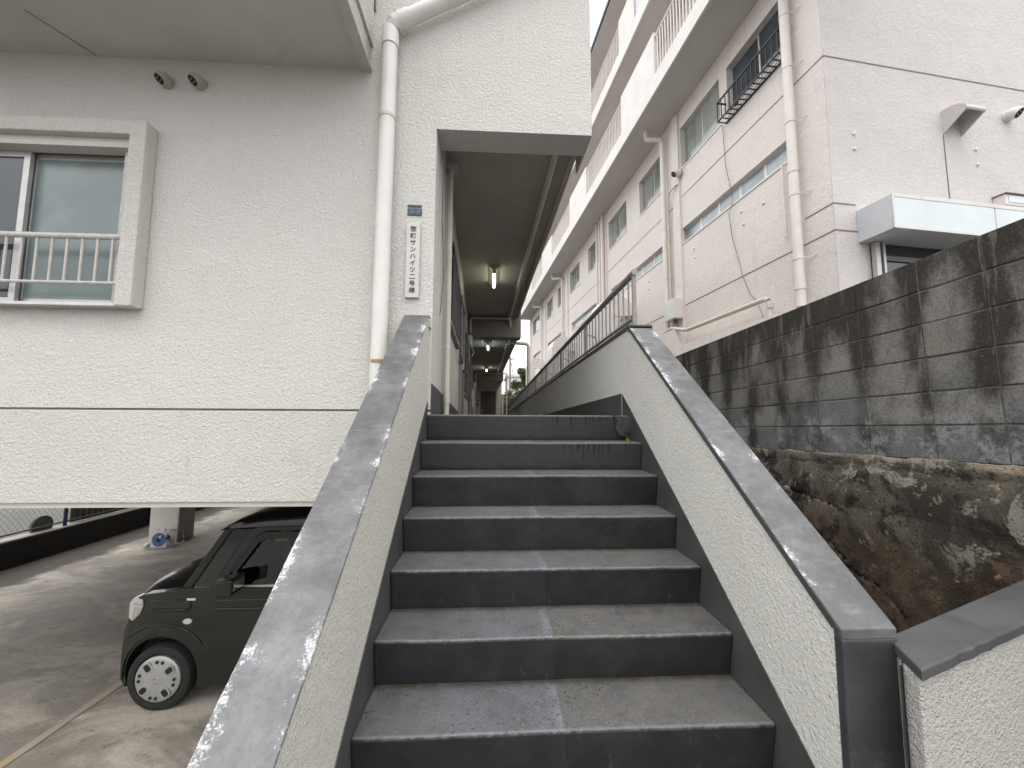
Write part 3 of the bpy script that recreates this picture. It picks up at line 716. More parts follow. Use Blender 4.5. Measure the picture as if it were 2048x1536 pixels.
for k in range(n_):
    a0, a1, b0, b1 = front[k], front[k + 1], back[k], back[k + 1]; th = .032 + .006 * noise.noise(Vector((k * .6, 4, 4)))
    v = [(p.x, p.y, ZC) for p in (a0, a1, b1, b0)] + [(p.x, p.y, ZC - .031) for p in (a0, a1, b1, b0)]
    fs = [(0, 1, 2, 3), (4, 7, 6, 5), (0, 4, 5, 1), (2, 6, 7, 3)] + ([(0, 3, 7, 4)] if k == 0 else []) + ([(1, 5, 6, 2)] if k == n_ - 1 else [])
    mb.add(v, fs, [[(.1, k), (.1, k + 1), (.55, k + 1), (.55, k)], [(.5, 0)] * 4, [(.02, k)] * 4, [(.5, 0)] * 4] + ([[(.3, 0)] * 4] if k in (0,) else []) + ([[(.3, 0)] * 4] if k == n_ - 1 else []))
keep(mb.build('wall_cap', M['cap_dark'], bevel=.005), lw)

# ------------------------------------------------------------------ block wall and the old concrete below it
bw = thing('block_wall', 'tall soot stained grey concrete block wall standing on old rough concrete', 'wall', (2.53, 1.83, 0), rot=(-.026, 0, 0))
zrow = [.97, .774, .577, .377, .177, -.013, -.215]
yj = [1.03, 1.43, 1.835]
yb = 2.155
while yb < 7.6: yj.append(round(yb, 3)); yb += .398
core = MB().box(.0065, .10, yj[0] - 1.83, yj[-1] - 1.83, zrow[-1] - .02, zrow[0] - .004).build('mortar_core', M['mortar'], bw)
def block_mesh(w, h):
    mb = MB(); n = 6
    # front face slightly pillowed with worn edges
    mb.box(0, .05, .004, w - .004, .004, h - .004); return mb.mesh('block', M['block'])
cache = {}
for r in range(6):
    for k in range(len(yj) - 1):
        ww, hh = round(yj[k + 1] - yj[k], 3), round(zrow[r] - zrow[r + 1], 3)
        if (ww, hh) not in cache: cache[(ww, hh)] = block_mesh(ww, hh)
        o = inst('block', cache[(ww, hh)], bw, (random.uniform(-.003, .003), yj[k] - 1.83, zrow[r + 1]), (0, 0, random.uniform(-.006, .006)))
        b = o.modifiers.new('bevel', 'BEVEL'); b.width = .005; b.segments = 2
# rough retaining wall: displaced sheet with cracks
cracks = [[(3.9, -.62), (3.55, -.68), (3.2, -.72), (2.85, -.80), (2.6, -.92), (2.45, -.98), (2.3, -1.02), (2.2, -1.12), (2.05, -1.13), (1.9, -1.05), (1.7, -1.08), (1.5, -1.16), (1.2, -1.12)],
          [(4.1, -.50), (3.5, -.52), (3.1, -.50), (2.8, -.55), (2.6, -.60)], [(2.62, -.955), (2.52, -.985), (2.44, -1.0)]]
def seg_d(p, a, b):
    ax, ay = a; bx, by = b; dx, dy = bx - ax, by - ay
    t = max(0, min(1, ((p[0] - ax) * dx + (p[1] - ay) * dy) / (dx * dx + dy * dy))); return math.hypot(p[0] - ax - t * dx, p[1] - ay - t * dy)
ny_, nz_ = 300, 130
vs = []; cv = []
for j in range(nz_ + 1):
    q = (j / nz_) ** 1.25
    for i in range(ny_ + 1):
        y = .95 + 6.6 * (i / ny_) ** 1.35
        top = -.222 - .026 * (y - 1.83)
        z = top - (top + 2.6) * q
        dep = top - z
        x = 2.485 - .05 * min(1, dep / .05) * 0 - .20 * max(0, dep - .55) * .55 - .018 * math.sin(min(dep, .3) * 10)
        n3 = Vector((2.0, y * 2.2, z * 2.2))
        x += (.010 * noise.fractal(n3 * .5, 1.0, 2.1, 3)) + .003 * noise.fractal(n3 * 4, .9, 2.1, 3)
        if dep < .035: x -= .007 * (1 + noise.noise(Vector((y * 9, 3, 1))))
        c = 0
        wig = .02 * noise.noise(Vector((y * 9, z * 9, 7)))
        for ci, pl_ in enumerate(cracks):
            dm = min(seg_d((y, z + wig), a, b) for a, b in zip(pl_, pl_[1:])) if pl_[-1][0] - .15 < y < pl_[0][0] + .15 and abs(z + .8) < .5 else 1
            wd = .016 if ci == 2 else .007
            if dm < wd: c = max(c, 1 - dm / wd)
        x += .012 * c; cv.append(min(1, c * 1.6)); vs.append((x, y, z))
mb = MB(); mb.add(vs, [(j * (ny_ + 1) + i, j * (ny_ + 1) + i + 1, (j + 1) * (ny_ + 1) + i + 1, (j + 1) * (ny_ + 1) + i) for j in range(nz_) for i in range(ny_)])
me = bpy.data.meshes.new('retaining_wall'); me.from_pydata(mb.v, [], mb.f); me.materials.append(M['rough'])
at = me.attributes.new('crack', 'FLOAT', 'POINT'); at.data.foreach_set('value', cv)
me.polygons.foreach_set('use_smooth', [True] * len(me.polygons))
# give the sheet a back and a top ledge
rw = bpy.data.objects.new('retaining_wall', me); COL.objects.link(rw)
sol = rw.modifiers.new('solid', 'SOLIDIFY'); sol.thickness = .12; sol.offset = -1 if False else 1
tag(rw, 'old brown stained rough concrete retaining wall with cracks under the block wall', 'wall')

# ------------------------------------------------------------------ neighbouring apartment block
kk = math.hypot(.078, 1)
O2 = Vector((5.355, 5.70, 0)); E2 = Vector((-.078, 1, 0)) / kk; N2 = Vector((-1, -.078, 0)) / kk
P2 = lambda u, o, z: tuple(O2 + E2 * u + N2 * o + Vector((0, 0, z)))
nb = thing('neighbour_apartment_block', 'long pinkish stuccoed apartment block with stacked balconies above the block wall', 'building', tuple(O2 + Vector((2, 8, .8))))
def npart(mb, name, mat, **k): return keep(mb.build(name, mat, **k), nb)
NB = lambda mb, u0, u1, o0, o1, z0, z1: mb.box(u0, u1, o0, o1, z0, z1, P2)
wins = [(.62, 2.27), (2.53, 4.16), (5.04, 6.62), (7.66, 9.37), (10.45, 11.92), (13.28, 15.0), (16.55, 17.7), (18.98, 20.65), (23.2, 25.9)]
strips = [(.74, 4.25, 5), (5.12, 9.2, 5), (10.74, 14.75, 5), (16.85, 20.45, 5), (22.9, 25.8, 4)]
WZa, WZb, SZa, SZb = 6.70, 7.84, 4.66, 5.06
us = sorted(set([.014, 27.0] + [a for w_ in wins for a in w_] + [a for s_ in strips for a in s_[:2]]))
zs = [.5, SZa, SZb, WZa, WZb, 11.1, 13.8]
def solid2(i, j):
    um = (us[i] + us[i + 1]) / 2
    if j == 3 and any(a < um < b for a, b in wins): return False
    if j == 1 and any(a < um < b for a, b, _ in strips): return False
    return True
npart(wall_grid(us, zs, solid2, 0, -.22, P2), 'side_wall', M['pink'])
# end wall that faces the street
G2 = Vector((.994, .109, 0)); GN = Vector((.109, -.994, 0))
PF = lambda u, o, z: tuple(O2 + Vector((0, 0, z)) + G2 * u + GN * o)
mb = MB(); mb.prism([(0, .5), (9, .5), (9, 14), (0, 14)], lambda p, t: PF(p[0], t, p[1]), -.0, -.012); npart(mb, 'end_wall', M['pink_front'])
mb = MB(); mb.box(.0, 9, -.25, -8, 13.5, 13.9, PF); npart(mb, 'roof_slab', M['pinksoff'])
for (z0, u0, u1) in ((5.93, .0, 9), (3.42, .0, .405), (2.98, .0, .405)):
    mb = MB(); mb.box(u0 - .006, u1, .004, -.01, z0 - .012, z0 + .012, PF); npart(mb, 'wall_groove', M['groove'])
for (z0, u0, u1) in ((5.93, -.005, 4.17), (5.86, 4.5, 9.5), (5.86, 10, 15.2), (5.86, 16, 20.9), (2.98, -.005, 4.17), (2.98, 4.5, 9.5), (3.42, -.005, .52)):
    mb = MB(); NB(mb, u0 + .003, u1, -.01, .004, z0 - .012, z0 + .012); npart(mb, 'wall_groove', M['groove'])
for a, b in ((4.20, 4.52), (9.55, 9.9), (15.3, 15.75), (20.95, 21.5), (26.6, 27.0)):
    mb = MB(); NB(mb, a, b, -.05, .055, .5, 8.34); npart(mb, 'pilaster', M['pink'])
# windows
def nwindow(u0, u1, z0, z1, n, gmat, dark=False, fw=.035, nm='window'):
    wo = NB(MB(), u0 + .002, u1 - .002, -.21, -.20, z0 + .002, z1 - .002).build(nm, M['wall_int']); keep(wo, nb)
    wd = (u1 - u0) / n
    for k in range(n):
        a, b = u0 + wd * k, u0 + wd * (k + 1)
        off = -.10 - .03 * (k % 2) if n == 2 else -.11
        p = NB(MB(), a + fw, b - fw, off - .012, off - .006, z0 + fw, z1 - fw).build('pane', gmat); keep(p, wo)
        fr = wall_grid([a, a + fw, b - fw, b], [z0 + .001, z0 + fw, z1 - fw, z1 - .001], lambda i, j: not (i == 1 and j == 1), off, off - .03, P2)
        keep(fr.build('sash', M['pvc'] if not dark else M['alu']), wo)
    tr = NB(MB(), u0 - .03, u1 + .03, .001, .02, z0 - .035, z0 - .001).build('sill', M['pinkp']); keep(tr, wo)
for k, (a, b) in enumerate(wins): nwindow(a, b, WZa, WZb, 2, M['gwin_dark'] if k == 0 else M['gwin'], True)
for a, b, n in strips: nwindow(a, b, SZa, SZb, n, M['gstrip'], nm='strip_window')
# black iron flower rail under the nearest window
RO = .22
ir = NB(MB(), .62, 2.33, RO - .02, RO + .01, 7.0, 7.035).build('iron_rail', M['iron']); keep(ir, nb)
for o_ in (RO, .02):
    q = NB(MB(), .62, 2.33, o_ - .014, o_ + .014, 6.56, 6.59).build('rail_bar', M['iron']); keep(q, ir)
for u in (.64, 2.315):
    q = NB(MB(), u - .012, u + .012, 0, RO - .021, 7.0, 7.03).build('rail_bracket', M['iron']); keep(q, ir)
bmx = NB(MB(), 0, .016, RO - .008, RO + .008, 6.591, 6.999).mesh('iron_baluster', M['iron'])
bmy = NB(MB(), 0, .016, .035, RO - .015, 6.565, 6.585).mesh('iron_slat', M['iron'])
for k in range(14):
    dv = E2 * (.63 + 1.68 * k / 13)
    for me_, nm in ((bmx, 'baluster'), (bmy, 'slat')):
        o = bpy.data.objects.new(nm, me_); COL.objects.link(o); o.location = dv; keep(o, ir)
# balconies
def balcony(z0, panels, rails, top, rtop_, grey=()):
    b = NB(MB(), -3.0, 27.2, .002, .93, z0, z0 + .2).build('balcony', M['pinksoff']); keep(b, nb)
    f = NB(MB(), -3.0, 27.2, .931, .99, z0 - .03, z0 + .42).build('balcony_fascia', M['white']); keep(f, b)
    for a, c in panels:
        p = NB(MB(), a, c, .86, .985, z0 + .421, top).build('solid_panel', M['white'], bevel=.01); keep(p, b)
    for a, c in grey:
        p = NB(MB(), a, c, .88, .95, z0 + .421, top - .1).build('divider_panel', M['canopy_side']); keep(p, b)
    bmz = NB(MB(), 0, .022, .93, .952, z0 + .421, rtop_ - .02).mesh('baluster', M['pinkp'])
    for a, c in rails:
        r = NB(MB(), a + .002, c - .002, .92, .965, rtop_ - .03, rtop_).build('handrail', M['pinkp']); keep(r, b)
        n = int((c - a) / .125)
        for k in range(1, n):
            o = bpy.data.objects.new('baluster', bmz); COL.objects.link(o); o.location = E2 * (a + (c - a) * k / n); keep(o, b)
balcony(8.36, [(3.6, 5.7), (9.15, 11.5), (15.1, 17.6), (20.9, 23.2), (26.6, 27.2)], [(-.5, 3.6), (5.7, 9.15), (11.5, 15.1), (17.6, 20.9), (23.2, 26.6)], 9.98, 9.86)
balcony(11.10, [(4.67, 5.76), (9.9, 11.5), (15.5, 17.2), (21, 23)], [(5.76, 9.9), (11.5, 15.5), (17.2, 21), (23, 27)], 12.6, 12.5, [(3.2, 4.6)])
mb = NB(MB(), -1, 27.4, -.2, 1.05, 13.8, 13.98); npart(mb, 'roof_eave', M['pinksoff'])
mb = NB(MB(), -1, 27.4, 1.051, 1.10, 13.84, 14.0); npart(mb, 'roof_edge', M['navy'])
mb = NB(MB(), 0, 27, -6, -.25, 13.99, 14.1); npart(mb, 'roof', M['navy'])
mb = NB(MB(), 0, 27, -.2, -.05, 8.4, 13.78)
mb = NB(MB(), 26.8, 27.0, -8, -.23, .5, 13.8); npart(mb, 'far_wall', M['pink'])
# plinth
mb = NB(MB(), .9, 4.15, .001, .35, 1.55, 1.86); npart(mb, 'plinth_ledge', M['pinkp'])
mb = NB(MB(), 4.2, 5.2, .06, .30, 1.5, 2.35); npart(mb, 'plinth_box', M['pinkp'])
# porch walls with rounded hoods along the side
def porch(u):
    R_ = .58; zc = 3.62; oc = .585
    ring = [(oc - R_ * math.cos(math.pi * k / 16), zc + R_ * math.sin(math.pi * k / 16)) for k in range(17)]
    h = MB().prism([(oc - R_, zc - .10)] + ring + [(oc + R_, zc - .16), (oc + .1, zc - .16)], lambda p, t: P2(u + t, p[0], p[1]), 0, .12).build('porch_hood', M['pinkp']); keep(h, nb)
    skin = [(oc + R_ * math.cos(a), zc + R_ * math.sin(a)) for a in [math.pi * k / 16 for k in range(17)]]
    inn = [(oc + (R_ - .04) * math.cos(a), zc + (R_ - .04) * math.sin(a)) for a in [math.pi * k / 16 for k in range(17)]]
    h2 = MB().prism(skin + inn[::-1], lambda p, t: P2(u + t, p[0], p[1]), .1205, 1.1).build('porch_vault', M['pinkp']); keep(h2, nb)
    q = NB(MB(), u, u + .12, .72, oc + R_ - .002, 1.0, zc - .161).build('porch_wall', M['pinkp']); keep(q, nb)
    q = NB(MB(), u + .121, u + 1.1, oc + R_ - .05, oc + R_, 1.0, zc - .001).build('porch_side', M['pinkp']); keep(q, nb)
for u in (7.25, 14.2, 21.2): porch(u)
# street entrance canopy
cn = MB().box(.41, 7, .001, .5, 2.80, 3.32, PF).build('entrance_canopy', M['canopy_side'], bevel=.004); keep(cn, nb)
for a, b in ((.43, 2.29), (2.31, 4.2), (4.22, 6.1)):
    q = MB().box(a, b, .501, .515, 2.84, 3.27, PF).build('fascia_panel', M['canopy']); keep(q, cn)
for z0, z1 in ((2.80, 2.838), (3.272, 3.33)):
    q = MB().box(.41, 7, .501, .52, z0, z1, PF).build('fascia_trim', M['white']); keep(q, cn)
q = MB().box(.405, .43, .5, .522, 2.80, 3.32, PF).build('corner_trim', M['alu']); keep(q, cn)
q = MB().box(.62, 6, .001, .03, .6, 2.79, PF).build('entrance_recess', M['wall_int']); keep(q, nb)
for a, b in ((.60, .68), (.74, .78)):
    q = MB().box(a, b, .031, .10, .6, 2.79, PF).build('entrance_post', M['alu']); keep(q, nb)
q = MB().box(.8, 6, .031, .06, 2.52, 2.60, PF).build('entrance_transom', M['alu_dark']); keep(q, nb)
q = MB().box(.8, 6, .031, .04, .6, 2.50, PF).build('entrance_glass', M['gwin_dark']); keep(q, nb)
# wall bosses (tie-rod plugs)
boss = MB().ball((0, 0, 0), .03, 10, 6).mesh('wall_plug', M['pinkp'], True)
for u, z in ((.47, 4.63), (.46, 4.37), (2.95, 4.66), (2.95, 4.39)):
    o = bpy.data.objects.new('wall_plug', boss); COL.objects.link(o); o.location = PF(u, .005, z); keep(o, nb)
for u, z in ((2.0, 4.35), (1.95, 4.05), (3.7, 4.3), (3.65, 4.05), (6.1, 4.3), (6.1, 4.05), (1.4, 4.2)):
    o = bpy.data.objects.new('wall_plug', boss); COL.objects.link(o); o.location = P2(u, .005, z); keep(o, nb)

def bend(pts, rr=.08, n=5):
    """round the corners of a polyline"""
    pts = [Vector(p) for p in pts]; out_ = [pts[0]]
    for i in range(1, len(pts) - 1):
        a = (pts[i - 1] - pts[i]); b = (pts[i + 1] - pts[i]); r_ = min(rr, a.length * .45, b.length * .45)
        p0 = pts[i] + a.normalized() * r_; p1 = pts[i] + b.normalized() * r_
        for k in range(n + 1):
            t = k / n; out_.append(p0 * (1 - t) ** 2 + pts[i] * 2 * t * (1 - t) + p1 * t * t)
    out_.append(pts[-1]); return out_

def pipe_thing(name, label, cat, pts, r, mat, group=None, collars=(), clamps=(), clampdir=None, bendr=.12, n=12, cmat=None):
    t = thing(name, label, cat, tuple(pts[-1]), group)
    keep(MB().tube(bend(pts, bendr), r, n).build('pipe', mat, smooth=True), t)
    for p, dirv, ln in collars:
        p = Vector(p); dv = Vector(dirv).normalized()
        keep(MB().tube([p - dv * ln / 2, p + dv * ln / 2], r * 1.12, n).build('collar', mat, smooth=True), t)
    for p in clamps:
        p = Vector(p)
        keep(MB().tube([p - Vector((0, 0, .012)), p + Vector((0, 0, .012))], r * 1.1, n).build('clamp', cmat or mat, smooth=True), t)
        if clampdir:
            q = p + Vector(clampdir); keep(MB().tube([p, q], .008, 5).build('bracket', cmat or mat), t)
    return t
G_DP = 'drainpipes on the pinkish neighbour block'
R1 = .078
pipe_thing('drainpipe', 'thick pinkish drainpipe near the corner of the neighbour block, open at its foot', 'drainpipe', [P2(.55, .14, 8.3), P2(.55, .14, 1.9)], R1, M['pinkp'], G_DP,
           collars=[(P2(.55, .14, 2.24), (0, 0, 1), .10), (P2(.55, .14, 4.32), (0, 0, 1), .12)], clamps=[P2(.55, .14, z) for z in (7.2, 6.2, 5.18, 3.85, 2.72)], clampdir=tuple(-E2 * .2 - N2 * .13))
pipe_thing('drainpipe', 'pinkish drainpipe elbowed from the balcony soffit, with a curved conduit joining beside it', 'drainpipe', [P2(5.0, .55, 8.36), P2(5.0, .55, 8.1), P2(4.85, .14, 8.02), P2(4.85, .14, 2.3)], .07, M['pinkp'], G_DP,
           clamps=[P2(4.85, .14, z) for z in (6.75, 5.35, 3.9)], clampdir=tuple(-E2 * .18 - N2 * .13))
for lab, u in (('thin pinkish drainpipe, farther of the two beside the soil pipe', 10.48), ('thin pinkish drainpipe running next to the soil pipe with a cross joint', 10.15)):
    pipe_thing('drainpipe', lab, 'drainpipe', [P2(u, .10, 8.35), P2(u, .10, 1.6)], .045, M['pinkp'], G_DP, clamps=[P2(u, .10, z) for z in (6.2, 4.6)])
pipe_thing('drainpipe', 'pinkish soil pipe with a thick joint and side branch by a window', 'drainpipe', [P2(9.72, .13, 8.35), P2(9.72, .13, 1.6)], .065, M['pinkp'], G_DP, collars=[(P2(9.72, .13, 7.85), (0, 0, 1), .25), (P2(9.72, .13, 7.5), (0, 0, 1), .12)])
for lab, u in (('pinkish drainpipe elbowed from the soffit midway along the neighbour block', 16.1), ('pinkish drainpipe elbowed from the soffit at the far end of the neighbour block', 21.9)):
    pipe_thing('drainpipe', lab, 'drainpipe', [P2(u + .5, .6, 8.36), P2(u + .5, .6, 8.1), P2(u, .14, 8.0), P2(u, .14, 1.4)], .07, M['pinkp'], G_DP, clamps=[P2(u, .14, z) for z in (6.6, 5.2, 3.8)])
pipe_thing('waste_pipe', 'cream waste pipe kinking low across the foot of the pinkish block', 'pipe', [P2(5.6, .25, 2.25), P2(4.45, .25, 2.42), P2(3.75, .25, 2.22), P2(1.12, .25, 2.22), P2(1.08, .25, 1.3)], .05, M['pvc_old'], None,
           collars=[(P2(1.09, .25, 2.06), (0, 0, 1), .07)])
pipe_thing('conduit', 'thin cream conduit curving off the pilaster and down behind the drainpipe', 'conduit', [P2(4.25, .08, 6.32), P2(4.55, .16, 6.25), P2(4.72, .1, 5.7), P2(4.72, .08, 3.0)], .025, M['pvc_old'], None, bendr=.4)
pipe_thing('conduit', 'short cream conduit stub beside the thick drainpipe', 'conduit', [P2(.86, .06, 4.62), P2(.86, .06, 3.25)], .018, M['pinkp'])
cab = [(2.43, 6.61), (2.36, 5.62), (2.2, 4.72), (2.32, 4.47), (2.28, 3.93), (2.22, 3.8), (2.12, 3.37), (2.0, 2.97), (1.84, 2.54), (1.62, 2.28), (1.5, 1.9)]
tag(MB().tube([P2(u, .03 + .02 * (k % 2), z) for k, (u, z) in enumerate(cab)], .0065, 5).build('hanging_cable', M['alu_dark']), 'loose dark cable dangling down the pinkish wall over strip windows', 'cable')
jb = thing('junction_box', 'cream electrical junction box on the pilaster above the waste pipe', 'junction box', P2(4.45, .06, 2.7))
keep(MB().box(4.2, 4.72, .057, .30, 2.65, 3.18, P2).build('box_body', M['pvc'], bevel=.01), jb)
keep(MB().box(4.35, 4.45, .12, .2, 2.56, 2.649, P2).build('cable_gland', M['alu_dark']), jb)
def vent_cap(label, p, nv, tilt, r, group, mat):
    t = thing('vent_cap', label, 'vent', p, group); p = Vector(p); nv = Vector(nv).normalized()
    keep(MB().tube([p, p + nv * r * .4], r, 20).build('flange', mat, smooth=True), t)
    md = (nv * .45 + Vector(tilt)).normalized()
    c0 = p + nv * r * .4; c1 = c0 + nv * r * .55; c2 = c1 + (nv + md).normalized() * r * .35; c3 = c2 + md * r * .45
    keep(MB().tube([c0, c1, c2, c3], [r * .93, r * .95, r * .93, r * .88], 20).build('hood', mat, smooth=True), t)
    keep(MB().tube([c3 - md * .002, c3 + md * r * .06], r * .74, 18).build('mouth', M['black'], smooth=True), t)
    u = md.cross(Vector((0, 0, 1))).normalized(); v = md.cross(u)
    for k in (-.25, .25):
        q = c3 + md * r * .09 + v * r * k; keep(MB().tube([q - u * r * .6, q + u * r * .6], r * .05, 5).build('louvre', M['rail']), t)
    return t
GV = 'round vent caps under the balcony soffit'
for lab, px_ in (('round grey vent cap under the balcony, the one nearer the window', -2.475), ('round grey vent cap under the balcony, the one nearer the drainpipe', -2.235)):
    vent_cap(lab, (px_, YF - .002, 2.535), (0, -1, 0), (-.35, 0, -.75), .047, GV, M['ceil'])
vent_cap('dark mouthed round vent cap on the pinkish pilaster', P2(4.16, .058, 6.58), N2, (0, 0, -.4), .10, None, M['pinkp'])
vent_cap('white round vent cap on the blank end wall of the pinkish block', PF(3.70, .002, 5.36), GN, (.25, -.25, -.75), .10, None, M['white'])
# quarter-round duct hood on the end wall
hv = thing('duct_hood', 'pinkish quarter round duct hood jutting from the blank end wall', 'vent', PF(2.6, 0, 4.85))
outer = [(0.001, 5.275)] + [(.02 + .315 * math.sin(k * math.pi / 2 / 8), 5.09 + .185 * math.cos(k * math.pi / 2 / 8)) for k in range(9)]
inner = [(a - .0 if a < .01 else a - .02, b - .02) for a, b in outer]
h = MB().prism(outer + inner[::-1], lambda p, t: PF(t, p[0], p[1]), 2.28, 2.68).build('hood_shell', M['pink_front']); keep(h, hv)
for u0 in (2.28, 2.659):
    h = MB().prism([(0.001, 4.86)] + [(a, b) for a, b in inner], lambda p, t: PF(t, p[0], p[1]), u0 + .001, u0 + .02).build('cheek', M['pink_front']); keep(h, hv)
keep(MB().tube([PF(2.28, .004, 4.85), PF(2.282, .004, 4.3), PF(2.29, .004, 3.5)], .008, 5).build('stain_seam', M['groove']), hv)
wb = thing('wall_light', 'small boxy pinkish wall light above the entrance canopy', 'wall light', PF(3.45, 0, 3.7))
keep(MB().box(3.2, 3.68, .001, .16, 3.62, 3.80, PF).build('housing', M['pinkp'], bevel=.006), wb)
keep(MB().box(3.18, 3.70, .001, .19, 3.80, 3.815, PF).build('lid', M['alu_dark']), wb)
keep(MB().box(3.26, 3.62, .161, .17, 3.66, 3.77, PF).build('lens', M['canopy']), wb)

# ------------------------------------------------------------------ pipes and plates on the near building
bigp = thing('drainpipe', 'thick white drainpipe on the cream facade bending sideways at its top', 'drainpipe', (-.815, 2.88, -.2))
XPp = -.80; YP = YF - .085
p_up = [(XPp - .015, YP, -2.5), (XPp, YP, 2.90)]
keep(MB().tube(p_up, .057, 18).build('pipe', M['pvc'], smooth=True), bigp)
elb = [(XPp, YP, 2.90), (XPp, YP, 2.99), (XPp + .025, YP, 3.04), (XPp + .08, YP, 3.08)]
keep(MB().tube(elb, .0635, 18).build('elbow', M['pvc'], smooth=True), bigp)
keep(MB().tube([(XPp + .06, YP, 3.066), (XPp + .14, YP, 3.112)], .066, 18).build('collar', M['pvc'], smooth=True), bigp)
keep(MB().tube([(XPp + .08, YP, 3.078), (.4, YP, 3.72), (.75, YP, 3.92)], .058, 18).build('cross_pipe', M['pvc'], smooth=True), bigp)
keep(MB().tube([(XPp, YP, 2.85), (XPp, YP, 2.93)], .065, 18).build('collar', M['pvc'], smooth=True), bigp)
for z in (2.27, .405):
    keep(MB().tube([(XPp - .001, YP, z - .012), (XPp - .001, YP, z + .012)], .0615, 18).build('clamp', M['rust'] if z < 1 else M['pvc_old'], smooth=True), bigp)
    keep(MB().box(XPp - .012, XPp + .012, YP + .05, YF - .001, z - .012, z + .012).build('bracket', M['rust']), bigp)

pc = thing('drainpipe', 'slim aged drainpipe standing just inside the corridor opening', 'drainpipe', (-.40, 3.62, 0))
xq, yq = -.402, 3.62
keep(MB().tube([(xq, yq, -.05), (xq, yq, 2.36)], .026, 14).build('pipe', M['pvc_old'], smooth=True), pc)
keep(MB().tube([(xq, yq, .14), (xq, yq, .235)], .031, 14).build('collar', M['pvc_old'], smooth=True), pc)
keep(MB().tube([(xq, yq, .64), (xq, yq, .66)], .030, 14).build('clamp', M['pvc_old'], smooth=True), pc)
keep(MB().tube([(xq, yq, .65), (xq - .06, yq - .02, .65)], .007, 6).build('bracket', M['pvc_old']), pc)
keep(MB().tube([(xq, yq, 2.34), (xq, yq, 2.44)], .036, 14).build('collar', M['alu'], smooth=True), pc)
keep(MB().box(xq - .10, xq + .06, yq - .06, yq + .06, 2.36, 2.41).build('strap', M['alu'], bevel=.004), pc)
wr = thing('wire', 'thin grey wire looping beside the slim corridor drainpipe', 'cable', (-.43, 3.4, 1))
keep(MB().tube([(-.445, 3.35, 2.3), (-.44, 3.35, 1.75), (-.428, 3.37, 1.5), (-.425, 3.39, 1.2), (-.435, 3.36, .95), (-.446, 3.33, .85)], .004, 5).build('strand', M['alu_dark']), wr)
hk = thing('hook', 'short dark steel stub poking from the wall above the stair parapet', 'hook', (-.46, YF, .68))
keep(MB().tube([(-.475, YF - .01, .70), (-.452, YF - .012, .665)], .006, 6).build('stub', M['alu_dark']), hk)
cs = thing('cable_end', 'dark cable end hanging beside the balcony corner at the top', 'cable', (-.99, 2.94, 3.3))
keep(MB().tube([(-.95, 2.93, 3.6), (-.955, 2.93, 3.35), (-.945, 2.93, 3.22)], .008, 6).build('strand', M['alu_dark']), cs)

# name plate and address plate with lettering
def text_mesh(body, size, mat, name, offset=0., spacing=1.0):
    cu = bpy.data.curves.new(name, 'FONT'); cu.body = body; cu.size = size; cu.align_x = 'CENTER'; cu.align_y = 'CENTER'
    cu.extrude = .0006; cu.offset = offset; cu.resolution_u = 3; cu.space_line = spacing
    tmp = bpy.data.objects.new(name, cu); COL.objects.link(tmp); dg = bpy.context.evaluated_depsgraph_get()
    me = bpy.data.meshes.new_from_object(tmp.evaluated_get(dg)); me.name = name
    bpy.data.objects.remove(tmp); me.materials.clear(); me.materials.append(mat); return me
M['ink'] = plain('black_lettering', (.02, .02, .022), .5, .05, 5)
M['plate'] = plain('brushed_plate', (.50, .475, .45), .35, .05, 14, metal=.2)
M['blue'] = plain('blue_enamel', (.045, .075, .105), .5, .25, 40, stain=(.2, .2, .19), stainamt=.5)
M['pale'] = plain('worn_pale_lettering', (.22, .25, .27), .6, .25, 40)
npl = thing('name_plate', 'tall steel name plate with black vertical Japanese lettering', 'sign', (-.597, YF, 1.19))
keep(MB().box(-.648, -.546, YF - .024, YF - .001, .901, 1.477).build('plate', M['plate'], bevel=.002), npl)
chars = '惣町サンハイツ二号棟'
for k, chh in enumerate(chars):
    me_ = text_mesh(chh, .047, M['ink'], 'letter', .0007)
    o = bpy.data.objects.new('letter', me_); COL.objects.link(o)
    o.rotation_euler = (math.radians(90), 0, 0); o.location = (-.597, YF - .0252, 1.428 - k * .0528); keep(o, npl)
apl = thing('address_plate', 'small worn blue house number plate above the name plate', 'sign', (-.596, YF, 1.59))
keep(MB().box(-.650, -.540, YF - .006, YF - .001, 1.548, 1.604).build('plate', M['blue'], bevel=.001), apl)
keep(MB().box(-.650, -.543, YF - .006, YF - .001, 1.614, 1.633).build('top_strip', M['blue'], bevel=.001), apl)
o = bpy.data.objects.new('number', text_mesh('18-27', .040, M['pale'], 'number')); COL.objects.link(o)
o.rotation_euler = (math.radians(90), 0, 0); o.location = (-.594, YF - .0072, 1.576); keep(o, apl)

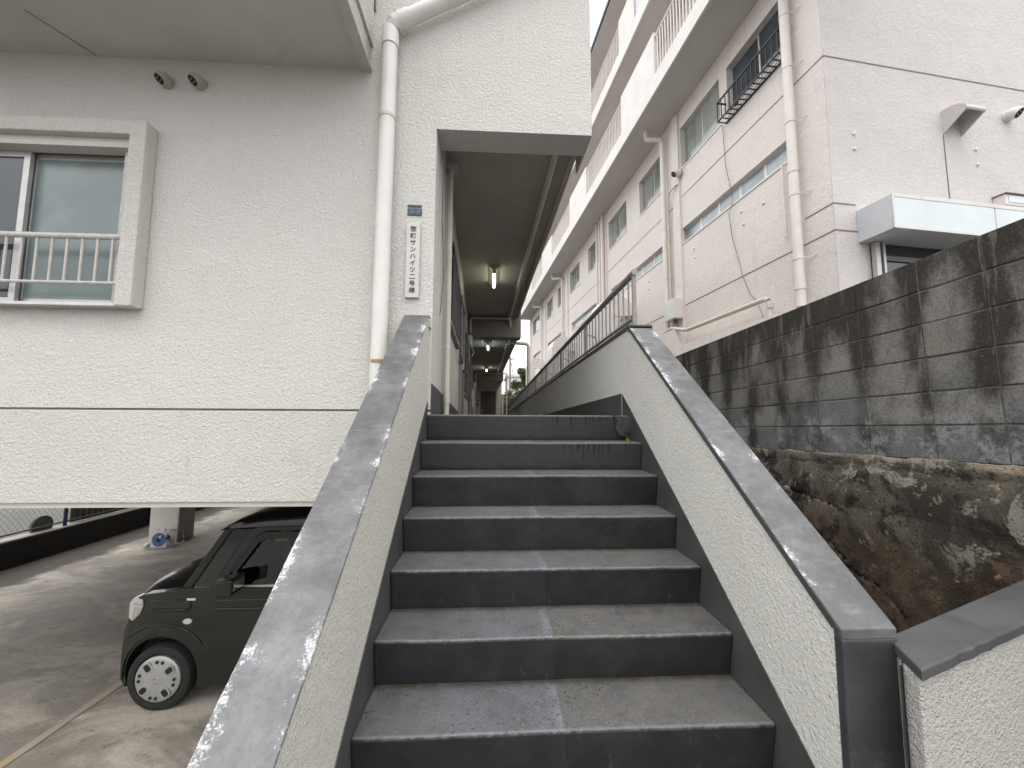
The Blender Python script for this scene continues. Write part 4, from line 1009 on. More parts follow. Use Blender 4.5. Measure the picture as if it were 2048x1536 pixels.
# ------------------------------------------------------------------ corridor fittings
M['tube'] = emit('lit_tube', (1.0, 1.0, .80), 9)
M['tube_cold'] = emit('lit_tube_cold', (.85, 1.0, .95), 9)
M['fixt'] = plain('lamp_housing', (.42, .38, .33), .5, .08, 8)
GL = 'fluorescent lamps along the corridor ceiling'
for lab, (x, y, z), cold in (('lit fluorescent lamp under the first stretch of corridor ceiling', (.033, 6.7, 2.5), 0), ('lit cold white fluorescent lamp behind the first corridor beam', (-.09, 10.35, 1.985), 1), ('lit fluorescent lamp near the far end of the corridor', (-.18, 15.2, 1.985), 0)):
    t = thing('ceiling_lamp', lab, 'lamp', (x, y, z), GL)
    ln = .42
    k = MB().prism([(-.10, -.002), (.10, -.002), (.035, -.05), (.02, -.075), (-.02, -.075), (-.035, -.05)], lambda p, s: (p[0], s, p[1]), -ln, ln).build('housing', M['fixt'], t)
    b = MB().tube([(0, -ln + .05, -.095), (0, ln - .05, -.095)], .020, 10).build('tube_bulb', M['tube_cold'] if cold else M['tube'], t, smooth=True)
    for s in (-1, 1):
        MB().box(-.025, .025, s * (ln - .04) - .015, s * (ln - .04) + .015, -.12, -.0755).build('lamp_holder', M['fixt'], t)
pipe_thing('ceiling_pipe', 'pale pipe slung under the corridor ceiling along its open edge', 'pipe', [(cx(.59, 3.25), 3.25, 2.455), (cx(.575, 9.45), 9.45, 2.455), (cx(.59, 9.3), 9.45, 2.30), (cx(.6, 9.85), 9.95, 1.90)], .03, M['pvc_old'], None,
           collars=[((cx(.588, y), y, 2.455), (0, 1, 0), .09) for y in (3.95, 5.6, 7.4)], bendr=.05)
pipe_thing('ceiling_pipe', 'far pale pipe slung under the lower corridor ceiling edge', 'pipe', [(cx(.56, 9.95), 9.95, 1.94), (cx(.56, 16.5), 16.5, 1.94)], .028, M['pvc_old'])
pipe_thing('ceiling_pipe', 'pale pipe crossing beneath the first corridor beam', 'pipe', [(cx(-.36, 9.4), 9.4, 2.05), (cx(-.36, 9.4), 9.4, 2.42), (cx(.56, 9.4), 9.4, 2.42)], .025, M['pvc_old'], bendr=.04)
pipe_thing('ceiling_pipe', 'pale pipe crossing at the far corridor beam', 'pipe', [(cx(-.34, 16.5), 16.5, 1.2), (cx(-.34, 16.5), 16.5, 1.93), (cx(.95, 16.5), 16.5, 1.9), (cx(.95, 16.5), 16.5, -.4)], .028, M['pvc_old'], bendr=.05)
pipe_thing('drainpipe', 'slim grey drainpipe crossing from the eave and dropping behind the railing', 'drainpipe', [(cx(.62, 10.2), 10.2, 1.99), (cx(1.28, 10.2) - .16, 10.2, 1.965), (cx(1.28, 10.2) - .15, 10.2, -.3)], .045, M['pvc_old'], bendr=.1)
for lab, y0, z0, z1, y1 in (('dark gas pipe dropping along the corridor wall beyond the barred window', 5.75, .9, 1.7, 8.8), ('dark gas pipe stepping down the far corridor wall', 9.6, .1, 1.25, 12.5)):
    pipe_thing('gas_pipe', lab, 'pipe', [on_wall(.05, y0 - 1.8, z1 + .1), on_wall(.05, y0, z1), on_wall(.05, y0, z0), on_wall(.05, y1, z0 - .1), on_wall(.05, y1, z0 - .5)], .018, M['alu_dark'], 'dark gas pipes on the corridor wall', bendr=.05)
gm = thing('meter_box', 'pale meter box on the corridor wall between doors', 'meter box', on_wall(0, 12.9, .6))
keep(MB().box(.002, .14, 12.6, 12.95, .38, .95, on_wall).build('box_body', M['pvc'], bevel=.01), gm)
keep(MB().box(.141, .15, 12.65, 12.9, .6, .9, on_wall).build('meter_window', M['gwin_dark']), gm)
for lab, y in (('cluster bracket with hanging tag below the first corridor beam', 9.2), ('cluster bracket with hanging tag below the far corridor beam', 16.4)):
    t = thing('wall_bracket', lab, 'bracket', on_wall(0, y, 1.7 if y < 12 else 1.3)); zz = 1.95 if y < 12 else 1.5
    keep(MB().box(.002, .12, y - .1, y + .1, zz - .25, zz, on_wall).build('plate', M['alu'], bevel=.01), t)
    keep(MB().tube([on_wall(.1, y, zz - .25), on_wall(.16, y, zz - .4), on_wall(.12, y, zz - .5)], .015, 6).build('hanging_hose', M['pvc_old']), t)
dp = thing('door_number_plate', 'small dark plate above the brown end door', 'sign', (cx(.25, 21.3), 21.28, 1.75))
keep(MB().box(cx(.0, 21.3), cx(.42, 21.3), 21.26, 21.298, 1.72, 1.78).build('plate', M['door']), dp)
ib = thing('intercom', 'dark intercom beside the brown end door', 'intercom', (cx(-.3, 21.3), 21.28, .75))
keep(MB().box(cx(-.33, 21.3), cx(-.25, 21.3), 21.27, 21.298, .7, .85).build('panel', M['iron']), ib)
keep(MB().box(cx(-.36, 21.3), cx(-.22, 21.3), 21.28, 21.298, .98, 1.02).build('name_strip', M['iron']), ib)

# railing on the corridor parapet
rl = thing('railing', 'grey steel railing with round handrail along the corridor parapet', 'railing', (1.1, 3, .7))
rtop2 = lambda y: 1.145 - .0375 * (y - 2.97)
rb2 = lambda y: pt(y) + .092
RX = 1.105
ysR = [2.94, 4, 5.2, 7, 9, 12, 15, 18, 20.5]
keep(MB().tube([L(RX, y, rtop2(y)) for y in ysR], .026, 14).build('handrail', M['rail'], smooth=True), rl)
keep(MB().tube([L(RX, y, rb2(y)) for y in [3.0] + ysR[1:]], .015, 10).build('bottom_rail', M['rail'], smooth=True), rl)
post_y = [2.965] + [2.965 + 1.42 * k for k in range(1, 13)]
for y in post_y:
    keep(MB().tube([L(RX, y, pt(y) - .02), L(RX, y, rtop2(y) - .015)], .018, 10).build('post', M['rail'], smooth=True), rl)
stay = MB()
for y in post_y[1:9:1]:
    keep(MB().tube(bend([L(RX, y, rtop2(y) - .13), L(RX + .10, y, rtop2(y) - .15), L(RX + .17, y, pt(y) + .02)], .06), .009, 6).build('stay', M['rail'], smooth=True), rl)
y = 3.08
while y < 20.3:
    if all(abs(y - p) > .035 for p in post_y):
        z0, z1 = rb2(y) + .01, rtop2(y) - .02
        o = bpy.data.objects.new('baluster', None); bpy.data.objects.remove(o)
        if 'bal_me' not in globals(): bal_me = MB().tube([(0, 0, 0), (0, 0, 1)], .0075, 8).mesh('baluster', M['rail'], True)
        o = bpy.data.objects.new('baluster', bal_me); COL.objects.link(o); o.location = L(RX, y, z0); o.scale = (1, 1, z1 - z0); keep(o, rl)
    y += .117
eb = thing('utility_box', 'beige ribbed utility box on a post behind the railing end', 'utility box', P2(6.5, .9, 1.6))
keep(MB().box(6.3, 6.75, .8, 1.1, 1.7, 2.75, P2).build('box_body', M['pvc_old'], bevel=.01), eb)
for k in range(3): keep(MB().box(6.29, 6.30 - .001, .84 + .09 * k, .85 + .09 * k, 1.75, 2.7, P2).build('rib', M['rust']), eb)
keep(MB().box(6.45, 6.6, .9, 1.0, .8, 1.699, P2).build('stand', M['alu']), eb)

# ------------------------------------------------------------------ under the building: fence, low wall, hose reel
fw = thing('kerb_wall', 'low blackened concrete wall at the edge of the car park', 'wall', (-8.1, 8, -2.5))
keep(MB().box(-8.26, -8.03, 2.0, 15.5, -2.6, -2.09).build('wall_body', M['black'], bevel=.01), fw)
M['ledge'] = plain('pale_ledge', (.33, .31, .28), .85, .2, 3)
keep(MB().box(-8.262, -8.04, 2.0, 15.5, -2.0895, -2.07).build('wall_ledge', M['ledge']), fw)
fn = thing('chain_link_fence', 'chain link fence with dark blue posts standing on the blackened low wall', 'fence', (-8.14, 8, -2.07))
M['bluepost'] = plain('dark_blue_steel', (.02, .025, .06), .5, .2, 10)
M['wire'] = plain('fence_wire', (.075, .075, .075), .6, .2, 10)
FX = -8.14; fz0, fz1 = -1.99, -.75
for y in (2.4, 5.3, 8.28, 11.2, 14.2):
    keep(MB().tube([(FX, y, -2.1), (FX, y, fz1)], .03, 10).build('post', M['bluepost'], smooth=True), fn)
keep(MB().tube([(FX, 2.2, fz0), (FX, 15.3, fz0)], .016, 8).build('bottom_rail', M['wire'], smooth=True), fn)
keep(MB().tube([(FX, 2.2, fz1), (FX, 15.3, fz1)], .016, 8).build('top_rail', M['bluepost'], smooth=True), fn)
mw = MB(); hgt = fz1 - fz0
y = 2.0
while y < 15.3:
    for sgn in (1, -1):
        path = []
        for k in range(9):
            t = k / 8; yy = y + sgn * hgt * .75 * t
            path.append((FX + .02 * noise.noise(Vector((yy * 2, t * 3, 0))) + .004 * sgn, yy + .05 * noise.noise(Vector((yy, t * 4, 9))), fz0 + hgt * t))
        mw.tube(path, .0022, 3, False)
    y += .085
o = mw.build('wire_mesh', M['wire']); o['kind'] = 'stuff'; keep(o, fn)
M['olive'] = plain('olive_board', (.10, .095, .075), .8, .15, 4)
bd = thing('round_board', 'round topped olive board standing on the ledge behind the fence mesh', 'board', (-8.22, 7.95, -2.07))
keep(MB().prism([(-.17, 0), (.17, 0)] + [(.18 * math.cos(math.pi * k / 12), .10 + .16 * math.sin(math.pi * k / 12)) for k in range(13)], lambda p, t: (-8.22 + t, 7.95 + p[0], -2.068 + p[1]), -.02, .02).build('disc', M['olive']), bd)
pb = thing('slatted_panel', 'dark slatted panel hung behind the fence mesh', 'panel', (-8.22, 9.8, -2.05))
keep(MB().box(-8.235, -8.215, 8.45, 12.2, -2.06, -1.76).build('backing', M['olive']), pb)
for k in range(30):
    keep(MB().box(-8.214, -8.205, 8.55 + .12 * k, 8.60 + .12 * k, -2.05, -1.78).build('slat', M['iron']), pb)
ww_ = thing('plastic_bag', 'white crumpled bag lying on the ground beyond the fence', 'bag', (-9.6, 8.6, -2.55))
bgm = MB().ball((-11.6, 9.6, -2.50), .20, 14, 9, (1, .8, .55)); bgm.v = [(x + .05 * noise.noise(Vector((x * 9, y * 9, z * 9))), y, z + .05 * noise.noise(Vector((y * 8, x * 8, z * 8)))) for x, y, z in bgm.v]
keep(bgm.build('bag_body', M['white'], smooth=True), ww_)
# hose reel
hr = thing('hose_reel', 'white hose reel with blue drum on the floor by the column', 'hose reel', (-6.55, 8.45, GZ))
M['plasw'] = plain('white_plastic', (.55, .54, .50), .45, .06, 10)
M['plasb'] = plain('blue_plastic', (.07, .13, .29), .45, .1, 10)
HX, HY = -6.56, 8.42
for s in (-1, 1):
    keep(MB().prism([(-.22, 0), (-.16, .10), (-.14, .36), (-.06, .42), (.10, .42), (.17, .34), (.19, .0)], lambda p, t: (HX + p[0], t, GZ + .02 + p[1]), HY + s * .13 - .012, HY + s * .13 + .012).build('side_frame', M['plasw'], bevel=.02), hr)
keep(MB().lathe([(.17, -.15), (.175, -.145), (.175, -.125), (.06, -.12), (.06, .12)], (HX, HY, GZ + .22), (0, 1, 0), 24).build('drum', M['plasb'], smooth=True), hr)
keep(MB().lathe([(.05, -.165), (.045, -.15)], (HX - .01, HY, GZ + .21), (0, 1, 0), 12).build('hub', M['iron'], smooth=True), hr)
keep(MB().tube([(HX + .06, HY - .15, GZ + .30), (HX + .06, HY - .20, GZ + .30)], .028, 10).build('crank_knob', M['plasw'], smooth=True), hr)
keep(MB().tube(bend([(HX - .08, HY - .1, GZ + .42), (HX - .08, HY - .1, GZ + .50), (HX + .10, HY - .1, GZ + .50), (HX + .10, HY - .1, GZ + .42)], .04), .014, 8).build('carry_handle', M['plasw'], smooth=True), hr)
keep(MB().tube(bend([(HX + .15, HY, GZ + .42), (HX + .38, HY + .1, GZ + .42), (HX + .46, HY + .12, GZ + .1), (HX + .3, HY - .1, GZ + .02), (HX - .1, HY - .28, GZ + .02), (HX - .32, HY - .18, GZ + .03)], .15), .012, 8).build('hose', M['rail'], smooth=True), hr)
keep(MB().ball((HX - .30, HY - .12, GZ + .07), .07, 10, 7).build('hose_nozzle', M['plasw'], smooth=True), hr)

hr.scale = (.76, .76, .76); hr.location.x += .14

# ------------------------------------------------------------------ car
M['car'] = painted('dark_green_car_paint', (.0075, .0115, .008), .24, .45)
M['carblack'] = painted('black_car_paint', (.005, .005, .005), .2, .3)
M['trim'] = plain('black_trim', (.010, .010, .010), .5, .1, 10)
M['tyre'] = plain('tyre_rubber', (.014, .014, .014), .75, .15, 20, bumpd=.002)
M['cap_s'] = plain('silver_wheel_cover', (.36, .36, .355), .38, .05, 10, metal=.35)
M['chrome'] = plain('chrome', (.75, .75, .75), .12, .03, 10, metal=1.)
M['lens'] = painted('clear_lamp_lens', (.50, .49, .46), .12, 1.0)
M['lens_in'] = plain('lamp_reflector', (.7, .7, .68), .15, .1, 30, metal=.9)
M['cglass'] = clear_glass('car_glass', (.84, .86, .82))
M['seat'] = plain('grey_seat_fabric', (.10, .095, .088), .9, .1, 20)
car = thing('car', 'dark green boxy kei car parked under the building beside the stairs', 'car', (-.035, 3.8, GZ - .012))
# car coordinates: x along (front at -3.2), y across (near side 0), z from the floor
def cpart(mb, name, mat, parent=None, **k): return mb.build(name, mat, parent or car, **k)
XZ = lambda p, t: (p[0], t, p[1])
WC = (-2.84, .272); ARCH = .325
front = [(-3.15, .18), (-3.215, .24), (-3.225, .40), (-3.22, .56), (-3.21, .66), (-3.175, .75), (-3.15, .86), (-3.135, .91), (-3.085, .95), (-3.02, .975), (-2.80, 1.008), (-2.66, 1.028), (-2.44, 1.032)]
rear = [(.15, 1.045), (.17, .9), (.19, .5), (.17, .25), (.12, .2)]
def arch(xc):
    return [(xc + ARCH * math.cos(a), WC[1] + .02 + ARCH * math.sin(a)) for a in [math.pi * k / 16 for k in range(17)]]
rx = -.40
outl = front + rear + [(rx + ARCH, .2)] + arch(rx) + [(rx - ARCH, .2), (WC[0] + ARCH, .2)] + arch(WC[0]) + [(WC[0] - ARCH * .93, .22)]
# plan rounding: bend the side outline in toward the nose
def plan(x, y):
    k = max(0, (-2.78 - x) / .45); return (y - .74) * (1 - .11 * k ** 2.2) + .74
mb = MB()
mb.prism(outl, XZ, .035, 1.44)
bo = cpart(mb, 'body', M['car'])
bm = bmesh.new(); bm.from_mesh(bo.data)
for k in range(1, 14):
    bmesh.ops.bisect_plane(bm, geom=bm.verts[:] + bm.edges[:] + bm.faces[:], plane_co=(-3.2 + .035 * k, 0, 0), plane_no=(1, 0, 0))
for v in bm.verts: v.co.y = plan(v.co.x, v.co.y)
bm.to_mesh(bo.data); bm.free()
bo.data.polygons.foreach_set('use_smooth', [True] * len(bo.data.polygons)); bo.data.set_sharp_from_angle(angle=math.radians(40))
bv = bo.modifiers.new('bevel', 'BEVEL'); bv.width = .022; bv.segments = 3; bv.limit_method = 'ANGLE'; bv.angle_limit = math.radians(50); bv.harden_normals = True
# bonnet with crown
mb = MB(); nu_, nv_ = 10, 12; vs = []
for i in range(nu_ + 1):
    x = -3.10 + (.46) * i / nu_; zb = [.945, 1.03][0] + (.085) * (i / nu_) ** .7
    for j in range(nv_ + 1):
        s = -1 + 2 * j / nv_; yy = .74 + s * (.60 + .05 * i / nu_)
        xf = x - .07 * (1 - s * s) * (1 - i / nu_)
        vs.append((xf, yy, zb + .05 * (1 - s ** 4)))
mb.add(vs, [(i * (nv_ + 1) + j, i * (nv_ + 1) + j + 1, (i + 1) * (nv_ + 1) + j + 1, (i + 1) * (nv_ + 1) + j) for i in range(nu_) for j in range(nv_)])
n0 = len(vs)
cpart(mb, 'bonnet', M['carblack'], smooth=True)
cpart(MB().prism([(-3.245, .62), (-3.25, .86), (-3.20, .93), (-3.0, .93), (-3.0, .62)], XZ, .30, 1.18), 'grille', M['trim'], bevel=.03)
cpart(MB().prism([(-3.25, .22), (-3.27, .45), (-3.24, .6), (-3.0, .6), (-3.0, .22)], XZ, .24, 1.24), 'front_bumper', M['car'], bevel=.05)
# headlamps
for s in (0, 1):
    fy = (lambda y: y) if s == 0 else (lambda y: 1.475 - y)
    lp = [(-3.09, .948), (-3.03, .932), (-3.022, .878), (-3.05, .808), (-3.12, .745), (-3.165, .77), (-3.165, .90), (-3.13, .94)]
    h = cpart(MB().prism(lp, lambda p, t: (p[0], fy(plan(p[0], t)), p[1]), .022, .30), 'headlamp', M['lens'], bevel=.008)
    cpart(MB().prism([(-3.10, .905), (-3.035, .905), (-3.033, .885), (-3.11, .885)], lambda p, t: (p[0], fy(plan(p[0], t)), p[1]), .018, .028), 'lamp_strip', M['chrome'], h)
    cpart(MB().prism([(-3.11, .87), (-3.045, .87), (-3.06, .81), (-3.12, .765)], lambda p, t: (p[0], fy(plan(p[0], t)), p[1]), .019, .028), 'lamp_bowl', M['lens_in'], h)
# roof
mb = MB(); stn = [(-2.42, 1.515, 1.525), (-2.36, 1.53, 1.575), (-2.28, 1.54, 1.63), (-2.15, 1.545, 1.675), (-1.95, 1.55, 1.71), (-1.6, 1.55, 1.735), (-.8, 1.55, 1.74), (-.15, 1.54, 1.71), (.05, 1.5, 1.6)]
vs = []; nr = 14
for x, zl, zt in stn:
    for j in range(nr + 1):
        a = math.pi * j / nr; c, s_ = math.cos(a), math.sin(a)
        yy = .74 - .675 * (abs(c) ** .45) * (1 if c > 0 else -1); vs.append((x, yy, zl + (zt - zl) * s_ ** .5))
mb.add(vs, [(i * (nr + 1) + j, i * (nr + 1) + j + 1, (i + 1) * (nr + 1) + j + 1, (i + 1) * (nr + 1) + j) for i in range(len(stn) - 1) for j in range(nr)])
mb.add(vs[:nr + 1], [list(range(nr + 1))]); mb.add(vs[-nr - 1:], [list(range(nr + 1))])
cpart(mb, 'roof', M['carblack'], smooth=True)
# pillars, glass, both sides
def side(s):
    fy = (lambda y: y) if s == 0 else (lambda y: 1.475 - y)
    lean = lambda z: .045 + .05 * max(0, (z - 1.03)) / .5
    SP = lambda p, t: (p[0], fy(lean(p[1]) + t), p[1])
    cpart(MB().prism([(-2.70, 1.028), (-2.62, 1.028), (-2.325, 1.53), (-2.395, 1.525)], SP, -.003, .05), 'windscreen_pillar', M['trim'], bevel=.008)
    cpart(MB().prism([(-2.455, 1.03), (-2.425, 1.03), (-2.125, 1.53), (-2.20, 1.53)], SP, -.006, .05), 'front_pillar', M['trim'], bevel=.006)
    cpart(MB().prism([(-2.425, 1.03), (-2.36, 1.03), (-2.30, 1.13), (-2.10, 1.46), (-2.02, 1.505), (-1.2, 1.51), (-1.2, 1.55), (-2.09, 1.545), (-2.13, 1.53)], SP, -.010, .04), 'door_frame', M['car'], bevel=.006)
    for a, b in ((-1.42, -1.28), (-.30, -.12)):
        cpart(MB().prism([(a, 1.04), (b, 1.04), (b, 1.53), (a, 1.53)], SP, -.004, .05), 'pillar', M['trim'], bevel=.006)
    cpart(MB().prism([(-2.62, 1.03), (-2.45, 1.03), (-2.18, 1.52), (-2.33, 1.52)], SP, .012, .016), 'quarter_glass', M['cglass'])
    cpart(MB().prism([(-2.38, 1.03), (-1.40, 1.03), (-1.40, 1.51), (-2.05, 1.50), (-2.12, 1.45)], SP, .012, .016), 'door_glass', M['cglass'])
    cpart(MB().prism([(-1.30, 1.03), (-.28, 1.04), (-.28, 1.51), (-1.30, 1.51)], SP, .012, .016), 'rear_glass', M['cglass'])
    cpart(MB().prism([(-2.10, 1.455), (-2.02, 1.50), (-1.25, 1.505), (-1.25, 1.45), (-2.0, 1.445), (-2.07, 1.41), (-2.24, 1.16), (-2.28, 1.16)], SP, -.02, -.014), 'window_visor', M['trim'])
    cpart(MB().prism([(-2.38, 1.026), (-.25, 1.036), (-.25, 1.052), (-2.36, 1.046)], SP, -.010, .01), 'belt_moulding', M['alu'])
    # door panel with a dark shut line around it
    dl = [(-2.445, 1.03), (-2.462, .94), (-2.478, .80), (-2.478, .63), (-2.468, .46), (-2.452, .32), (-2.42, .262), (-2.37, .238), (-1.42, .24), (-1.40, 1.035)]
    out_ = [(x - .008 if x < -2 else x + .006, z - (.008 if z < .4 else 0)) for x, z in dl]
    cpart(MB().prism(out_, lambda p, t: (p[0], fy(t), p[1]), .0305, .06), 'shut_line', M['trim'])
    dr = cpart(MB().prism(dl, lambda p, t: (p[0], fy(t), p[1]), .026, .06), 'door', M['car'], bevel=.004)
    cpart(MB().prism([(-1.62, .80), (-1.48, .80), (-1.48, .835), (-1.62, .835)], lambda p, t: (p[0], fy(t), p[1]), -.005, .026), 'door_handle', M['car'], dr, bevel=.01)
    def stad(x0, x1, zc, r):
        return [(x0 + r + r * math.cos(a), zc + r * math.sin(a)) for a in [math.pi / 2 + math.pi * k / 8 for k in range(9)]] + [(x1 - r + r * math.cos(a), zc + r * math.sin(a)) for a in [-math.pi / 2 + math.pi * k / 8 for k in range(9)]]
    for (x0, x1) in ((-2.965, -2.60), (-2.42, -1.5)):
        cpart(MB().prism(stad(x0, x1, .882, .055), lambda p, t: (p[0], fy(plan(p[0], t)), p[1]), .0225, .05), 'pressed_panel', M['car'], bevel=.012, seg=3)
        cpart(MB().prism(stad(x0 + .03, x1 - .03, .853, .011), lambda p, t: (p[0], fy(plan(p[0], t)), p[1]), .012, .03), 'pressed_ridge', M['car'], bevel=.006)
    cpart(MB().prism([(-2.62 + .040 * math.cos(a), .752 + .024 * math.sin(a)) for a in [2 * math.pi * k / 16 for k in range(16)]], lambda p, t: (p[0], fy(plan(p[0], t)), p[1]), .020, .04), 'side_indicator', M['lens'], bevel=.006)
    cpart(MB().prism([(-2.642, .928), (-2.565, .928), (-2.565, .946), (-2.642, .946)], lambda p, t: (p[0], fy(plan(p[0], t)), p[1]), .028, .04), 'badge', M['chrome'])
    # arch lip
    ar = [(WC[0] + r_ * math.cos(a), WC[1] + .02 + r_ * math.sin(a)) for r_, rng in ((.345, range(0, 21)), (.445, range(20, -1, -1))) for a in [math.radians(-8 + 196 * k / 20) for k in rng]]
    cpart(MB().prism(ar, lambda p, t: (max(p[0], -3.19), fy(plan(p[0], t)), p[1]), .024, .05), 'arch_lip', M['car'], bevel=.010, seg=3)
    # mirror
    mr = cpart(MB().prism([(-2.325, 1.07), (-2.30, 1.16), (-2.14, 1.185), (-2.12, 1.175), (-2.12, 1.065), (-2.15, 1.05)], lambda p, t: (p[0], fy(t), p[1]), -.21, -.03), 'mirror', M['car'], bevel=.025, seg=3)
    cpart(MB().prism([(-2.30, 1.0), (-2.20, 1.0), (-2.17, 1.052), (-2.31, 1.062)], lambda p, t: (p[0], fy(t), p[1]), -.10, .03), 'mirror_arm', M['trim'], mr, bevel=.012)
    cpart(MB().box(-2.119, -2.112, min(fy(-.19), fy(-.05)), max(fy(-.19), fy(-.05)), 1.085, 1.16), 'mirror_glass', M['chrome'], mr)
side(0); side(1)
cpart(MB().add([(-2.69, .12, 1.03), (-2.69, 1.355, 1.03), (-2.75, .74, 1.05), (-2.39, .15, 1.525), (-2.39, 1.325, 1.525), (-2.43, .74, 1.54)], [(0, 2, 5, 3), (2, 1, 4, 5)]), 'windscreen', M['cglass'])
cpart(MB().box(-2.72, -2.30, .10, 1.375, .80, 1.035), 'dashboard', M['trim'], bevel=.05)
cpart(MB().lathe([(.165, -.012), (.18, 0), (.165, .012), (.15, 0)], (-2.20, 1.08, 1.05), (-.85, 0, .5), 20, True), 'steering_wheel', M['trim'], smooth=True)
for yy in (.20, .80):
    s_ = cpart(MB().box(-1.95, -1.45, yy, yy + .48, .45, .78), 'seat', M['seat'], bevel=.06, seg=3)
    cpart(MB().prism([(-1.60, .72), (-1.42, .70), (-1.25, 1.25), (-1.36, 1.28)], XZ, yy + .01, yy + .47), 'seat_back', M['seat'], s_, bevel=.05)
    cpart(MB().box(-1.36, -1.25, yy + .11, yy + .37, 1.30, 1.47), 'headrest', M['seat'], s_, bevel=.04)
# wheels
def wheel(x, near):
    yo = .04 if near else 1.435; dy = -1 if near else 1
    C_ = (x, yo, WC[1])
    w_ = cpart(MB().lathe([(.200, -.155), (.255, -.15), (.272, -.12), (.276, -.08), (.272, -.03), (.262, -.005), (.235, .006), (.205, .002), (.19, -.02)], C_, (0, dy, 0), 40), 'wheel', M['tyre'], smooth=True)
    cv_ = cpart(MB().lathe([(.189, -.02), (.1895, .004), (.183, .010), (.160, .014), (.11, .022), (.06, .026), (.005, .027)], C_, (0, dy, 0), 40), 'wheel_cover', M['cap_s'], w_, smooth=True)
    yf = yo + dy * .018
    for k in range(4):
        a = math.radians(38 + 90 * k); ca, sa = math.cos(a), math.sin(a)
        def rr_(u, v): return (x + ca * (.122 + u) - sa * v, WC[1] + sa * (.122 + u) + ca * v)
        ring = [rr_(.050 * math.copysign(abs(math.cos(t)) ** .6, math.cos(t)), 0.040 * math.copysign(abs(math.sin(t)) ** .6, math.sin(t))) for t in [2 * math.pi * j / 16 for j in range(16)]]
        hole = [rr_(.008 + .032 * math.copysign(abs(math.cos(t)) ** .6, math.cos(t)), .024 * math.copysign(abs(math.sin(t)) ** .6, math.sin(t))) for t in [2 * math.pi * j / 16 for j in range(16)]]
        cpart(MB().prism(ring, XZ, yf - .004, yf + dy * .007), 'slot_rim', M['cap_s'], w_, bevel=.004)
        cpart(MB().prism(hole, XZ, yf - .002, yf + dy * .0085), 'slot', M['black'], w_)
        for da in (36, 54):
            b = a + math.radians(da + 0); hx, hz_ = x + .148 * math.cos(b), WC[1] + .148 * math.sin(b)
            cpart(MB().prism([(hx + .0125 * math.cos(t), hz_ + .014 * math.sin(t)) for t in [2 * math.pi * j / 10 for j in range(10)]], XZ, yf - .006, yf + dy * .003), 'slot', M['black'], w_)
    # slanted S shaped emblem
    S_ = [(-.032, .012), (.0, .034), (.030, .016), (.018, .008), (.0, .019), (-.010, .012), (.032, -.014), (.0, -.036), (-.030, -.016), (-.018, -.008), (.0, -.020), (.010, -.013)]
    cpart(MB().prism([(x + a * .85, WC[1] + b * .85) for a, b in S_], XZ, yo + dy * .024, yo + dy * .030), 'emblem', M['chrome'], w_)
for x in (WC[0], rx):
    wheel(x, True); wheel(x, False)
for x in (WC[0], rx):
    cpart(MB().box(x - .30, x + .30, .22, 1.25, .22, .62), 'wheel_well', M['black'])

# ------------------------------------------------------------------ far background: pole, buildings, trees
up = thing('utility_pole', 'slim concrete utility pole with crossarm and stay wire far beyond the corridor', 'utility pole', (2.15, 45, -2.6))
M['polec'] = plain('pole_concrete', (.22, .21, .20), .8, .1, 2)
keep(MB().tube([(2.15, 45, -2.6), (2.15, 45, 7.2)], [.15, .10], 10).build('pole', M['polec'], smooth=True), up)
keep(MB().box(1.55, 2.75, 44.93, 45.07, 6.85, 6.95).build('crossarm', M['polec']), up)
keep(MB().box(1.7, 2.6, 44.93, 45.07, 3.2, 3.35).build('crossarm', M['polec']), up)
keep(MB().ball((2.3, 44.9, 3.2), .25, 8, 6).build('transformer', M['polec']), up)
keep(MB().tube([(2.3, 45, 6.4), (3.0, 43, 1.0), (3.2, 42.5, -.8)], .05, 6).build('stay', M['polec']), up)
for k, (z, a) in enumerate(((6.95, .3), (6.9, -.2), (3.3, .1), (2.6, .0), (1.0, .2))):
    w_ = MB().tube([(2.15 + a, 45, z), (4.5 + a, 47, z - .25), (8, 49, z + .3)], .022, 4)
    keep(w_.build('wire', M['polec']), up)
fbld = thing('far_building', 'pale flat roofed apartment building far beyond the corridor', 'building', (6, 80, -2.6))
M['farw'] = plain('pale_far_wall', (.66, .66, .65), .8, .05, .4)
us = [3.2, 4.2, 5.6, 5.9, 7.2, 7.5, 9, 9.3, 11, 14]; zs = [-2.6, 2.5, 4.4, 5.6, 7.6, 8.6]
keep(wall_grid(us, zs, lambda i, j: not (j in (2, 4) and False) and not (i in (1, 3, 5, 7) and j in (1, 3)), 80, 80.8, lambda u, t, z: (u, t, z)).build('front_wall', M['farw']), fbld)
keep(MB().box(3.2, 14, 80.81, 90, -2.6, 8.55).build('core', M['alu_dark']), fbld)
keep(MB().box(2.9, 14.2, 79.6, 90, 8.61, 9.1).build('roof', M['farw']), fbld)
for i in (1, 3, 5, 7):
    for j in (1, 3):
        wq = MB().box(us[i], us[i + 1], 80.5, 80.55, zs[j], zs[j + 1]).build('window', M['gwin']); keep(wq, fbld)
fb2 = thing('far_house', 'small pale house behind the trees beyond the corridor', 'house', (3.2, 62, -2.6))
keep(MB().box(2.6, 5.6, 62, 68, -2.6, 2.6).build('wall', M['farw']), fb2)
keep(MB().prism([(2.3, 2.61), (5.9, 2.61), (5.7, 2.9), (2.5, 2.9)], lambda p, t: (p[0], t, p[1]), 61.6, 68.4).build('roof', M['alu_dark']), fb2)
keep(MB().box(3.3, 4.2, 61.96, 61.99, .8, 1.9).build('window', M['gwin_dark']), fb2)

